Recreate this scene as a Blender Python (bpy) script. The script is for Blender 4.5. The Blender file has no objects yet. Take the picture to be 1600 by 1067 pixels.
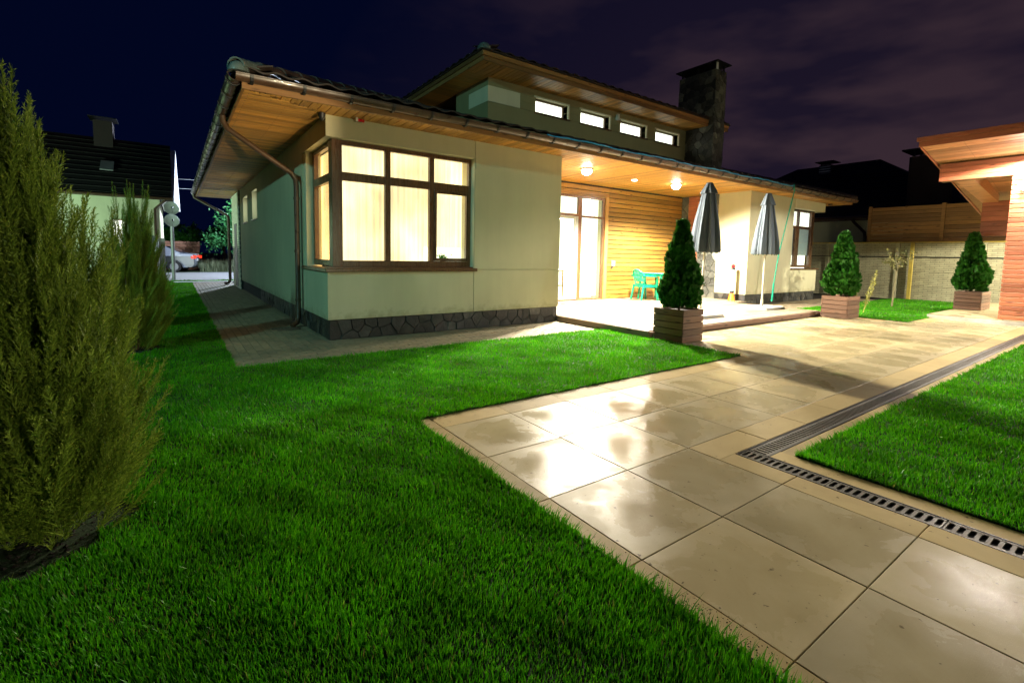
import bpy, math, random
import numpy as np
from mathutils import Vector, Matrix, Euler
random.seed(7); RNG = np.random.default_rng(7)
SC = bpy.context.scene
COL = SC.collection

# ------------------------------------------------------------------ camera
CAM = Vector((-1.55184, -3.00756, 1.25456))
yaw, pit, roll = 0.61694, -0.08403, 0.019365
fw = Vector((math.sin(yaw)*math.cos(pit), math.cos(yaw)*math.cos(pit), math.sin(pit)))
rt = Vector((math.cos(yaw), -math.sin(yaw), 0)); up = rt.cross(fw)
r2 = rt*math.cos(roll)+up*math.sin(roll); u2 = -rt*math.sin(roll)+up*math.cos(roll)
cd = bpy.data.cameras.new('camera'); co = bpy.data.objects.new('camera', cd); COL.objects.link(co)
M = Matrix((r2, u2, -fw)).transposed().to_4x4(); M.translation = CAM
co.matrix_world = M
cd.sensor_width = 36; cd.lens = 741.8/1600*36; cd.shift_x = 0.0009; cd.shift_y = -0.0453
cd.clip_start = 0.05; cd.clip_end = 600
SC.camera = co
SC.render.engine = 'CYCLES'
SC.cycles.max_bounces = 6; SC.cycles.diffuse_bounces = 3; SC.cycles.glossy_bounces = 3
SC.cycles.transparent_max_bounces = 12; SC.cycles.transmission_bounces = 4
SC.cycles.sample_clamp_indirect = 4.0
SC.cycles.caustics_reflective = False; SC.cycles.caustics_refractive = False
try: SC.cycles.use_denoising = True
except Exception: pass
SC.view_settings.view_transform = 'Standard'; SC.view_settings.look = 'None'
SC.view_settings.exposure = 0.0; SC.view_settings.gamma = 1.0

# ------------------------------------------------------------------ night sky
W = bpy.data.worlds.new('World'); SC.world = W; W.use_nodes = True
nt = W.node_tree; nt.nodes.clear()
def wn(t, **k):
    n = nt.nodes.new(t)
    for a, b in k.items(): setattr(n, a, b)
    return n
tc = wn('ShaderNodeTexCoord'); sep = wn('ShaderNodeSeparateXYZ'); nt.links.new(tc.outputs['Generated'], sep.inputs[0])
dot = wn('ShaderNodeVectorMath', operation='DOT_PRODUCT'); dot.inputs[1].default_value = (0.93, 0.2, -0.35)
nt.links.new(tc.outputs['Generated'], dot.inputs[0])
mr = wn('ShaderNodeMapRange'); mr.inputs[1].default_value = 0.28; mr.inputs[2].default_value = 0.95
mp = wn('ShaderNodeMapping'); mp.inputs['Scale'].default_value = (1.6, 1.6, 5.0); mp.inputs['Rotation'].default_value = (0.35, 0.1, 0.0)
nt.links.new(tc.outputs['Generated'], mp.inputs[0])
nz = wn('ShaderNodeTexNoise'); nz.inputs['Scale'].default_value = 2.1; nz.inputs['Detail'].default_value = 4; nz.inputs['Roughness'].default_value = 0.5
nt.links.new(mp.outputs[0], nz.inputs['Vector'])
crn = wn('ShaderNodeMapRange'); crn.inputs[1].default_value = 0.44; crn.inputs[2].default_value = 0.60
nt.links.new(nz.outputs[0], crn.inputs[0])
nt.links.new(dot.outputs['Value'], mr.inputs[0])
mul = wn('ShaderNodeMath', operation='MULTIPLY'); nt.links.new(mr.outputs[0], mul.inputs[0])
add = wn('ShaderNodeMath', operation='MULTIPLY_ADD'); add.inputs[1].default_value = 0.75; add.inputs[2].default_value = 0.35
nt.links.new(crn.outputs[0], add.inputs[0]); nt.links.new(add.outputs[0], mul.inputs[1])
mx = wn('ShaderNodeMix', data_type='RGBA'); mx.inputs[6].default_value = (0.0006, 0.0019, 0.0135, 1); mx.inputs[7].default_value = (0.038, 0.022, 0.031, 1)
nt.links.new(mul.outputs[0], mx.inputs[0])
bg = wn('ShaderNodeBackground'); bg.inputs['Strength'].default_value = 1.0
wo = wn('ShaderNodeOutputWorld'); nt.links.new(mx.outputs[2], bg.inputs[0]); nt.links.new(bg.outputs[0], wo.inputs[0])

# ------------------------------------------------------------------ materials
def newmat(name):
    m = bpy.data.materials.new(name); m.use_nodes = True
    return m, m.node_tree, m.node_tree.nodes['Principled BSDF']
def N(t, kind, **k):
    n = t.nodes.new(kind)
    for a, b in k.items(): setattr(n, a, b)
    return n
def ramp(t, fac, stops):
    r = N(t, 'ShaderNodeValToRGB'); e = r.color_ramp.elements
    while len(e) < len(stops): e.new(0.5)
    for i, (p, c) in enumerate(stops):
        e[i].position = p; e[i].color = (*c, 1) if len(c) == 3 else c
    t.links.new(fac, r.inputs[0]); return r.outputs[0]
def noise(t, vec, scale, detail=3, rough=0.5, dist=0):
    n = N(t, 'ShaderNodeTexNoise'); n.inputs['Scale'].default_value = scale; n.inputs['Detail'].default_value = detail
    n.inputs['Roughness'].default_value = rough; n.inputs['Distortion'].default_value = dist
    t.links.new(vec, n.inputs['Vector']); return n.outputs[0]
def bump(t, h, b, strength=0.3, dist=0.01):
    n = N(t, 'ShaderNodeBump'); n.inputs['Strength'].default_value = strength; n.inputs['Distance'].default_value = dist
    t.links.new(h, n.inputs['Height']); t.links.new(n.outputs[0], b.inputs['Normal']); return n
def mixc(t, fac, a, b, mode='MIX'):
    n = N(t, 'ShaderNodeMix', data_type='RGBA', blend_type=mode)
    for i, v in ((0, fac), (6, a), (7, b)):
        if isinstance(v, (int, float)): n.inputs[i].default_value = v
        elif isinstance(v, tuple): n.inputs[i].default_value = (*v, 1)
        else: t.links.new(v, n.inputs[i])
    return n.outputs[2]
def objvec(t, scale=(1, 1, 1), rnd=True):
    tcn = N(t, 'ShaderNodeTexCoord'); g = N(t, 'ShaderNodeNewGeometry')
    m = N(t, 'ShaderNodeMapping'); m.inputs['Scale'].default_value = scale
    if rnd:
        oi = N(t, 'ShaderNodeObjectInfo'); c = N(t, 'ShaderNodeVectorMath', operation='SCALE')
        cb = N(t, 'ShaderNodeCombineXYZ')
        for i in range(3): t.links.new(oi.outputs['Random'], cb.inputs[i])
        t.links.new(cb.outputs[0], c.inputs[0]); c.inputs['Scale'].default_value = 37.0
        a = N(t, 'ShaderNodeVectorMath', operation='ADD'); t.links.new(tcn.outputs['Object'], a.inputs[0]); t.links.new(c.outputs[0], a.inputs[1])
        t.links.new(a.outputs[0], m.inputs[0]); return m.outputs[0], oi.outputs['Random']
    t.links.new(g.outputs['Position'], m.inputs[0]); return m.outputs[0], None

def m_plaster(name, col, rough=0.85):
    m, t, b = newmat(name); v, _ = objvec(t, rnd=False)
    n1 = noise(t, v, 0.9, 5, 0.55); n2 = noise(t, v, 120, 2)
    c = ramp(t, n1, [(0.3, tuple(x*0.9 for x in col)), (0.7, tuple(min(1, x*1.06) for x in col))])
    v3, _ = objvec(t, (3.0, 3.0, 0.25), rnd=False); n3 = noise(t, v3, 1.5, 5, 0.65)
    c = mixc(t, 1.0, c, ramp(t, n3, [(0.3, (0.94, 0.94, 0.93)), (0.6, (1, 1, 1))]), 'MULTIPLY')
    g = N(t, 'ShaderNodeNewGeometry'); sp = N(t, 'ShaderNodeSeparateXYZ'); t.links.new(g.outputs['Position'], sp.inputs[0])
    dz = N(t, 'ShaderNodeMath', operation='MULTIPLY_ADD'); dz.inputs[1].default_value = 2.4; t.links.new(sp.outputs[2], dz.inputs[0])
    nn = N(t, 'ShaderNodeMath', operation='MULTIPLY_ADD'); nn.inputs[1].default_value = -1.3; nn.inputs[2].default_value = 0.1; t.links.new(noise(t, v, 7, 5, 0.7), nn.inputs[0]); t.links.new(nn.outputs[0], dz.inputs[2])
    c = mixc(t, 1.0, c, ramp(t, dz.outputs[0], [(0.05, (0.72, 0.70, 0.64)), (0.42, (1, 1, 1))]), 'MULTIPLY')   # splash dirt above the plinth
    t.links.new(c, b.inputs['Base Color']); b.inputs['Roughness'].default_value = rough
    bump(t, n2, b, 0.5, 0.004); return m
def m_wood(name, c1, c2, axis='x', rough=0.45, knots=True, coat=0.0, island=False):
    m, t, b = newmat(name)
    sc = {'x': (1.2, 16, 16), 'y': (16, 1.2, 16), 'z': (16, 16, 1.2)}[axis]
    v, r = objvec(t, sc)
    if island:
        g = N(t, 'ShaderNodeNewGeometry'); r = g.outputs['Random Per Island']
    n1 = noise(t, v, 1.6, 6, 0.62, 0.6); n2 = noise(t, v, 6.0, 3, 0.6)
    c = ramp(t, n1, [(0.25, c1), (0.5, tuple((a+d)/2 for a, d in zip(c1, c2))), (0.75, c2)])
    rr = ramp(t, r, [(0, (0.62, 0.60, 0.56)), (0.5, (0.95, 0.95, 0.95)), (1, (1.25, 1.2, 1.12))])
    c = mixc(t, 1.0, c, rr, 'MULTIPLY')
    if knots:
        kv, _ = objvec(t, {'x': (2.2, 9, 9), 'y': (9, 2.2, 9), 'z': (9, 9, 2.2)}[axis])
        vo = N(t, 'ShaderNodeTexVoronoi'); vo.inputs['Scale'].default_value = 1.0; t.links.new(kv, vo.inputs['Vector'])
        kf = ramp(t, vo.outputs['Distance'], [(0.06, (1, 1, 1)), (0.16, (0, 0, 0))])
        c = mixc(t, kf, c, tuple(x*0.38 for x in c1))
    t.links.new(c, b.inputs['Base Color'])
    rg = ramp(t, n2, [(0.3, (rough-0.1,)*3), (0.7, (rough+0.12,)*3)]); t.links.new(rg, b.inputs['Roughness'])
    b.inputs['Coat Weight'].default_value = coat; b.inputs['Coat Roughness'].default_value = 0.25
    bump(t, n1, b, 0.35, 0.004); return m
def m_stone(name, ca, cb_, scale=9, rough=0.5):
    m, t, b = newmat(name); v, r = objvec(t)
    n1 = noise(t, v, scale, 7, 0.65, 0.4); n2 = noise(t, v, scale*5, 4, 0.6)
    c = ramp(t, n1, [(0.3, ca), (0.72, cb_)])
    rr = ramp(t, r, [(0, (0.45, 0.45, 0.47)), (0.6, (1, 1, 1)), (0.85, (1.6, 1.5, 1.35)), (1, (3.2, 3.1, 2.9))])
    c = mixc(t, 1.0, c, rr, 'MULTIPLY')
    t.links.new(c, b.inputs['Base Color']); b.inputs['Roughness'].default_value = rough
    a = N(t, 'ShaderNodeMath', operation='ADD'); t.links.new(n1, a.inputs[0]); t.links.new(n2, a.inputs[1])
    bump(t, a.outputs[0], b, 0.75, 0.012); return m
def m_plain(name, col, rough=0.5, metal=0.0, emit=None, strength=0, coat=0, nz_=0.0):
    m, t, b = newmat(name)
    b.inputs['Base Color'].default_value = (*col, 1); b.inputs['Roughness'].default_value = rough; b.inputs['Metallic'].default_value = metal
    b.inputs['Coat Weight'].default_value = coat
    if emit:
        b.inputs['Emission Color'].default_value = (*emit, 1); b.inputs['Emission Strength'].default_value = strength
    if nz_:
        v, r = objvec(t); n1 = noise(t, v, 7, 5, 0.6)
        c = ramp(t, n1, [(0.3, tuple(x*(1-nz_) for x in col)), (0.7, tuple(x*(1+nz_) for x in col))]); t.links.new(c, b.inputs['Base Color'])
        rg = ramp(t, n1, [(0.3, (max(0.05, rough-0.12),)*3), (0.7, (rough+0.12,)*3)]); t.links.new(rg, b.inputs['Roughness'])
    return m
MT = {}
MT['plaster'] = m_plaster('cream_plaster', (0.57, 0.54, 0.35))
MT['plaster_light'] = m_plaster('pale_plaster', (0.70, 0.67, 0.47))
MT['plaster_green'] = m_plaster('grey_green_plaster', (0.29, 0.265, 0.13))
MT['soffit'] = m_wood('soffit_pine', (0.50, 0.225, 0.038), (0.72, 0.40, 0.095), 'y', 0.5)
MT['soffit_x'] = m_wood('soffit_pine_lengthwise', (0.50, 0.225, 0.038), (0.72, 0.40, 0.095), 'x', 0.5)
MT['clad'] = m_wood('honey_cladding', (0.21, 0.10, 0.014), (0.40, 0.225, 0.045), 'x', 0.42, coat=0.2)
MT['clad_z'] = m_wood('honey_trim', (0.34, 0.18, 0.045), (0.55, 0.32, 0.10), 'z', 0.42)
MT['fascia'] = m_wood('fascia_wood', (0.22, 0.10, 0.03), (0.36, 0.19, 0.06), 'x', 0.5)
MT['fascia_y'] = m_wood('fascia_wood_y', (0.22, 0.10, 0.03), (0.36, 0.19, 0.06), 'y', 0.5)
MT['deck'] = m_wood('deck_wood', (0.22, 0.175, 0.115), (0.38, 0.32, 0.23), 'x', 0.5)
MT['deckedge'] = m_wood('deck_edge_wood', (0.13, 0.075, 0.055), (0.22, 0.14, 0.11), 'x', 0.6)
MT['deckedge_y'] = m_wood('deck_edge_wood_y', (0.13, 0.085, 0.05), (0.2, 0.14, 0.09), 'y', 0.6)
MT['planter_x'] = m_wood('planter_board_x', (0.115, 0.06, 0.04), (0.22, 0.125, 0.085), 'x', 0.55)
MT['planter_y'] = m_wood('planter_board_y', (0.115, 0.06, 0.04), (0.22, 0.125, 0.085), 'y', 0.55)
MT['red'] = m_wood('red_stained_cladding', (0.26, 0.07, 0.035), (0.46, 0.17, 0.085), 'y', 0.42, coat=0.2)
MT['red_x'] = m_wood('red_stained_cladding_x', (0.26, 0.07, 0.035), (0.46, 0.17, 0.085), 'x', 0.42, coat=0.2)
MT['redsof'] = m_wood('pavilion_soffit', (0.40, 0.18, 0.08), (0.62, 0.33, 0.17), 'y', 0.42)
MT['screen'] = m_wood('brown_screen_board', (0.17, 0.09, 0.03), (0.36, 0.21, 0.08), 'y', 0.6)
MT['frame'] = m_wood('window_frame_brown', (0.075, 0.032, 0.012), (0.16, 0.075, 0.03), 'z', 0.3, knots=False, coat=0.3)
MT['stone'] = m_stone('dark_plinth_stone', (0.010, 0.011, 0.011), (0.046, 0.045, 0.042))
MT['stone_ch'] = m_stone('chimney_stone', (0.03, 0.034, 0.03), (0.10, 0.105, 0.092))
MT['mortar'] = m_plain('dark_mortar', (0.025, 0.024, 0.022), 0.9)
MT['gutter'] = m_plain('brown_gutter_metal', (0.07, 0.036, 0.02), 0.36, 0.0, coat=0.2, nz_=0.15)
MT['black'] = m_plain('black_metal', (0.012, 0.012, 0.013), 0.45)
MT['rooftile'] = m_plain('dark_brown_roof_tile', (0.03, 0.019, 0.014), 0.62, nz_=0.3)
MT['capgrey'] = m_plain('ridge_cap_glazed', (0.10, 0.13, 0.12), 0.3, nz_=0.2)
MT['white'] = m_plain('white_plastic', (0.75, 0.75, 0.72), 0.4)
MT['upvc'] = m_plain('grey_white_door_profile', (0.42, 0.45, 0.42), 0.35)
MT['grey'] = m_plain('grey_metal', (0.32, 0.33, 0.34), 0.4, 0.3, nz_=0.15)
MT['lampglass'] = m_plain('lit_lamp_glass', (1, 1, 1), 0.4, emit=(1, 0.93, 0.80), strength=60)
MT['lamppink'] = m_plain('lit_pavilion_lamp', (1, 1, 1), 0.4, emit=(1, 0.93, 0.86), strength=22)
MT['soil'] = m_plain('dark_soil', (0.012, 0.009, 0.006), 0.98, nz_=0.5)
MT['cable'] = m_plain('blue_cable', (0.03, 0.30, 0.62), 0.4, emit=None)
MT['hose'] = m_plain('green_hose', (0.0, 0.22, 0.14), 0.35)
MT['plastic_green'] = m_plain('green_garden_plastic', (0.0, 0.27, 0.14), 0.3, coat=0.3, nz_=0.1)
MT['fabric'] = m_plain('grey_parasol_fabric', (0.055, 0.075, 0.098), 0.9, nz_=0.12)
MT['fabric_dk'] = m_plain('dark_green_parasol_lining', (0.01, 0.07, 0.045), 0.9)
MT['pole'] = m_plain('parasol_pole_metal', (0.6, 0.57, 0.47), 0.3, 0.3)
MT['concrete'] = m_plain('light_concrete', (0.5, 0.5, 0.47), 0.8, nz_=0.18)
MT['orange'] = m_plain('orange_plastic', (0.9, 0.22, 0.01), 0.45)
MT['redp'] = m_plain('red_plastic', (0.65, 0.01, 0.015), 0.25)
MT['mat_'] = m_plain('grey_green_doormat', (0.13, 0.17, 0.15), 0.95, nz_=0.3)
MT['yellowpost'] = m_plain('yellow_timber', (0.50, 0.38, 0.07), 0.6, nz_=0.2)
MT['bark'] = m_plain('bark', (0.10, 0.065, 0.04), 0.85, nz_=0.35)
MT['palebark'] = m_plain('pale_bark', (0.20, 0.18, 0.09), 0.8, nz_=0.25)
MT['asphalt'] = m_plain('road_surface', (0.16, 0.16, 0.17), 0.75, nz_=0.2)
MT['carpaint'] = m_plain('silver_blue_paint', (0.42, 0.46, 0.55), 0.25, 0.6, coat=0.6)
MT['carglass'] = m_plain('dark_car_glass', (0.02, 0.025, 0.035), 0.08)
MT['tyre'] = m_plain('tyre_rubber', (0.015, 0.015, 0.016), 0.8)
MT['dishm'] = m_plain('dish_white', (0.62, 0.64, 0.66), 0.45, nz_=0.1)
MT['nroof'] = m_plain('neighbour_roof', (0.004, 0.0033, 0.003), 0.85, nz_=0.3)
MT['nbrick'] = m_plain('neighbour_chimney_brick', (0.028, 0.02, 0.02), 0.8, nz_=0.3)
MT['woodred'] = m_wood('reddish_street_fence', (0.2, 0.09, 0.05), (0.36, 0.18, 0.11), 'x', 0.6)
MT['grate'] = m_plain('galvanised_grate', (0.095, 0.085, 0.065), 0.5, 0.3, nz_=0.25)
MT['void'] = m_plain('drain_void', (0.006, 0.005, 0.004), 0.9)

def m_tile(name='cast_stone_paving_tile', tint=(1, 1, 1), sealed=True):
    m, t, b = newmat(name); v, r = objvec(t)
    n1 = noise(t, v, 2.2, 7, 0.62, 0.8); n2 = noise(t, v, 9, 6, 0.7, 1.2); n3 = noise(t, v, 1.9, 5, 0.6, 0.5)
    c = ramp(t, n1, [(0.25, (0.36, 0.30, 0.165)), (0.5, (0.435, 0.37, 0.215)), (0.78, (0.50, 0.435, 0.27))])
    rr = ramp(t, r, [(0, (0.84, 0.84, 0.86)), (1, (1.1, 1.07, 1.02))]); c = mixc(t, 1.0, c, rr, 'MULTIPLY')
    sp = noise(t, v, 34, 2, 0.5); spk = ramp(t, sp, [(0.70, (0, 0, 0)), (0.76, (1, 1, 1))])
    c = mixc(t, spk, c, (0.14, 0.11, 0.06)); t.links.new(c, b.inputs['Base Color'])
    if sealed:
        # sealer worn off towards the slab edges: only the middle of a slab is polished
        tcn = N(t, 'ShaderNodeTexCoord'); ab = N(t, 'ShaderNodeVectorMath', operation='ABSOLUTE'); t.links.new(tcn.outputs['Object'], ab.inputs[0])
        sx = N(t, 'ShaderNodeSeparateXYZ'); t.links.new(ab.outputs[0], sx.inputs[0]); mxn = N(t, 'ShaderNodeMath', operation='MAXIMUM'); t.links.new(sx.outputs[0], mxn.inputs[0]); t.links.new(sx.outputs[1], mxn.inputs[1])
        e = N(t, 'ShaderNodeMath', operation='MULTIPLY_ADD'); e.inputs[1].default_value = 1.5; t.links.new(mxn.outputs[0], e.inputs[0])
        w = N(t, 'ShaderNodeMath', operation='MULTIPLY_ADD'); w.inputs[1].default_value = -1.3; w.inputs[2].default_value = 0.79; t.links.new(n3, w.inputs[0])
        w2 = N(t, 'ShaderNodeMath', operation='MULTIPLY_ADD'); w2.inputs[1].default_value = -0.35; t.links.new(n2, w2.inputs[0]); t.links.new(w.outputs[0], w2.inputs[2]); t.links.new(w2.outputs[0], e.inputs[2])
        rg = ramp(t, e.outputs[0], [(0.08, (0.17,)*3), (0.26, (0.26,)*3), (0.46, (0.48,)*3)]); t.links.new(rg, b.inputs['Roughness'])
        sg = ramp(t, e.outputs[0], [(0.12, (0.32,)*3), (0.28, (0.22,)*3), (0.50, (0.13,)*3)]); t.links.new(sg, b.inputs['Specular IOR Level'])
    else: b.inputs['Roughness'].default_value = 0.6
    if tint != (1, 1, 1): c = mixc(t, 1.0, c, tint, 'MULTIPLY'); t.links.new(c, b.inputs['Base Color'])
    if not sealed: b.inputs['Specular IOR Level'].default_value = 0.1
    # fine brushed scratches
    v5, _ = objvec(t, (6, 60, 1)); n5 = noise(t, v5, 2.0, 4, 0.7, 1.5)
    a5 = N(t, 'ShaderNodeMath', operation='ADD'); t.links.new(n2, a5.inputs[0]); t.links.new(n5, a5.inputs[1])
    bump(t, a5.outputs[0], b, 0.13, 0.004); return m
MT['tile_border'] = m_tile('unsealed_border_slab', (1.0, 0.92, 0.74), False)
MT['tile'] = m_tile()
def m_paver():
    m, t, b = newmat('concrete_block_paver'); v, r = objvec(t, rnd=True)
    g = N(t, 'ShaderNodeNewGeometry'); n1 = noise(t, v, 20, 4, 0.6)
    c = ramp(t, n1, [(0.3, (0.20, 0.17, 0.11)), (0.7, (0.33, 0.28, 0.19))])
    rr = ramp(t, g.outputs['Random Per Island'], [(0, (0.8, 0.8, 0.8)), (1, (1.15, 1.12, 1.08))]); c = mixc(t, 1.0, c, rr, 'MULTIPLY')
    rr = ramp(t, r, [(0, (0.82, 0.82, 0.82)), (1, (1.15, 1.12, 1.08))]); c = mixc(t, 1.0, c, rr, 'MULTIPLY')
    t.links.new(c, b.inputs['Base Color']); b.inputs['Roughness'].default_value = 0.6
    bump(t, n1, b, 0.4, 0.004); return m
MT['paver'] = m_paver()
def m_leaf(name, c1, c2, trans=0.25, big=(0.8, 1.15), rough=0.5, nsc=1.6, dry=None):
    m, t, b = newmat(name); g = N(t, 'ShaderNodeNewGeometry')
    c = ramp(t, g.outputs['Random Per Island'], [(0, c1), (0.7, tuple((a+d)/2 for a, d in zip(c1, c2))), (0.975 if dry else 1, c2)]+([(0.985, dry)] if dry else []))
    v, _ = objvec(t, rnd=False); n1 = noise(t, v, nsc, 4, 0.55)
    rr = ramp(t, n1, [(0.3, (big[0],)*3), (0.7, (big[1],)*3)]); c = mixc(t, 1.0, c, rr, 'MULTIPLY')
    t.links.new(c, b.inputs['Base Color']); b.inputs['Roughness'].default_value = rough; b.inputs['Specular IOR Level'].default_value = 0.3
    tr = N(t, 'ShaderNodeBsdfTranslucent'); t.links.new(c, tr.inputs[0])
    ms = N(t, 'ShaderNodeMixShader'); ms.inputs[0].default_value = trans
    out = t.nodes['Material Output']; t.links.new(b.outputs[0], ms.inputs[1]); t.links.new(tr.outputs[0], ms.inputs[2]); t.links.new(ms.outputs[0], out.inputs[0])
    return m
MT['grass'] = m_leaf('lawn_grass', (0.03, 0.25, 0.002), (0.15, 0.54, 0.006), 0.42, (0.55, 1.25), 0.42, 2.2, (0.24, 0.26, 0.05))
MT['juniper'] = m_leaf('juniper_foliage', (0.095, 0.17, 0.016), (0.38, 0.49, 0.06), 0.2, (0.7, 1.25), 0.55, 6)
MT['thuja'] = m_leaf('thuja_foliage', (0.012, 0.085, 0.008), (0.06, 0.26, 0.025), 0.25, (0.6, 1.3), 0.45, 9)
MT['paleleaf'] = m_leaf('pale_yellow_leaf', (0.30, 0.30, 0.06), (0.5, 0.46, 0.12), 0.3)
MT['oliveleaf'] = m_leaf('olive_leaf', (0.12, 0.13, 0.04), (0.25, 0.23, 0.08), 0.3)
MT['streetleaf'] = m_leaf('street_tree_leaf', (0.02, 0.12, 0.03), (0.06, 0.26, 0.08), 0.3)
MT['drygrass'] = m_leaf('verge_grass', (0.12, 0.16, 0.09), (0.3, 0.33, 0.2), 0.3)
def m_lawnbase():
    m, t, b = newmat('lawn_base'); v, _ = objvec(t, rnd=False); n1 = noise(t, v, 30, 5, 0.7)
    c = ramp(t, n1, [(0.35, (0.010, 0.016, 0.004)), (0.7, (0.02, 0.06, 0.008))]); t.links.new(c, b.inputs['Base Color'])
    b.inputs['Roughness'].default_value = 0.9; bump(t, n1, b, 0.8, 0.02); return m
MT['lawnbase'] = m_lawnbase()
def m_glass(name, tint=(0.9, 0.95, 0.95)):
    m, t, b = newmat(name); out = t.nodes['Material Output']
    tr = N(t, 'ShaderNodeBsdfTransparent'); tr.inputs[0].default_value = (*tint, 1)
    gl = N(t, 'ShaderNodeBsdfGlossy'); gl.inputs['Roughness'].default_value = 0.02
    lw = N(t, 'ShaderNodeLayerWeight'); lw.inputs[0].default_value = 0.5
    pw = N(t, 'ShaderNodeMath', operation='POWER'); pw.inputs[1].default_value = 4.0; t.links.new(lw.outputs['Facing'], pw.inputs[0])
    fr = N(t, 'ShaderNodeMath', operation='MULTIPLY_ADD'); fr.inputs[1].default_value = 0.7; fr.inputs[2].default_value = 0.04; t.links.new(pw.outputs[0], fr.inputs[0])
    ms = N(t, 'ShaderNodeMixShader'); t.links.new(fr.outputs[0], ms.inputs[0]); t.links.new(tr.outputs[0], ms.inputs[1]); t.links.new(gl.outputs[0], ms.inputs[2])
    t.links.new(ms.outputs[0], out.inputs[0]); return m
MT['glass'] = m_glass('window_glass')
def m_curtain(name, c1, c2, s):
    # lit curtain: lamp light behind thin cloth, brighter in the thin folds
    m, t, b = newmat(name); v, _ = objvec(t, (9, 9, 0.35), rnd=False)
    n1 = noise(t, v, 1.3, 4, 0.6); v2, _ = objvec(t, (1.0, 1.0, 0.8), rnd=False); n2 = noise(t, v2, 1.4, 2)
    c = ramp(t, n1, [(0.3, c1), (0.62, c2)])
    a = N(t, 'ShaderNodeMath', operation='MULTIPLY_ADD'); a.inputs[1].default_value = s*2.0; a.inputs[2].default_value = s*0.02; t.links.new(n2, a.inputs[0])
    b.inputs['Base Color'].default_value = (0.7, 0.6, 0.4, 1); b.inputs['Roughness'].default_value = 0.9
    t.links.new(c, b.inputs['Emission Color']); t.links.new(a.outputs[0], b.inputs['Emission Strength']); return m
MT['curtain'] = m_curtain('lit_cream_curtain', (1.0, 0.66, 0.30), (1.0, 0.78, 0.45), 1.7)
MT['curtain_side'] = m_curtain('lit_orange_side_curtain', (1.0, 0.50, 0.16), (1.0, 0.66, 0.28), 3.0)
MT['curtain_white'] = m_curtain('lit_white_curtain', (0.85, 0.78, 0.62), (1.0, 0.98, 0.90), 2.2)
MT['litroom'] = m_plain('lit_room_wall', (0.8, 0.78, 0.65), 0.9, emit=(1.0, 0.95, 0.75), strength=1.6)
MT['litwhite'] = m_plain('lit_clerestory_blind', (0.8, 0.8, 0.75), 0.9, emit=(1.0, 0.96, 0.78), strength=3.2)
MT['litgrey'] = m_plain('grey_green_roller_blind', (0.30, 0.34, 0.30), 0.9, emit=(0.55, 0.65, 0.58), strength=0.35)
MT['wetleaf'] = m_leaf('indoor_plant_leaf', (0.03, 0.22, 0.01), (0.1, 0.42, 0.03), 0.4)

def m_fencepanel():
    m, t, b = newmat('cast_concrete_brick_panel'); tcn = N(t, 'ShaderNodeTexCoord')
    sp = N(t, 'ShaderNodeSeparateXYZ'); t.links.new(tcn.outputs['Object'], sp.inputs[0]); cb = N(t, 'ShaderNodeCombineXYZ')
    t.links.new(sp.outputs[1], cb.inputs[0]); t.links.new(sp.outputs[2], cb.inputs[1])
    br = N(t, 'ShaderNodeTexBrick'); br.inputs['Scale'].default_value = 1.0
    br.inputs['Brick Width'].default_value = 0.24; br.inputs['Row Height'].default_value = 0.062; br.inputs['Mortar Size'].default_value = 0.007
    br.inputs['Color1'].default_value = (0.44, 0.42, 0.27, 1); br.inputs['Color2'].default_value = (0.34, 0.32, 0.21, 1); br.inputs['Mortar'].default_value = (0.20, 0.19, 0.12, 1)
    t.links.new(cb.outputs[0], br.inputs[0]); v, r = objvec(t); n1 = noise(t, v, 5, 5, 0.6)
    rr = ramp(t, n1, [(0.3, (0.8,)*3), (0.7, (1.15,)*3)]); c = mixc(t, 1.0, br.outputs[0], rr, 'MULTIPLY')
    t.links.new(c, b.inputs['Base Color']); b.inputs['Roughness'].default_value = 0.6
    bump(t, br.outputs['Fac'], b, -0.6, 0.012); return m
MT['fencepanel'] = m_fencepanel()
MT['fencepost'] = m_plain('fence_concrete', (0.42, 0.40, 0.26), 0.8, nz_=0.2)

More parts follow.
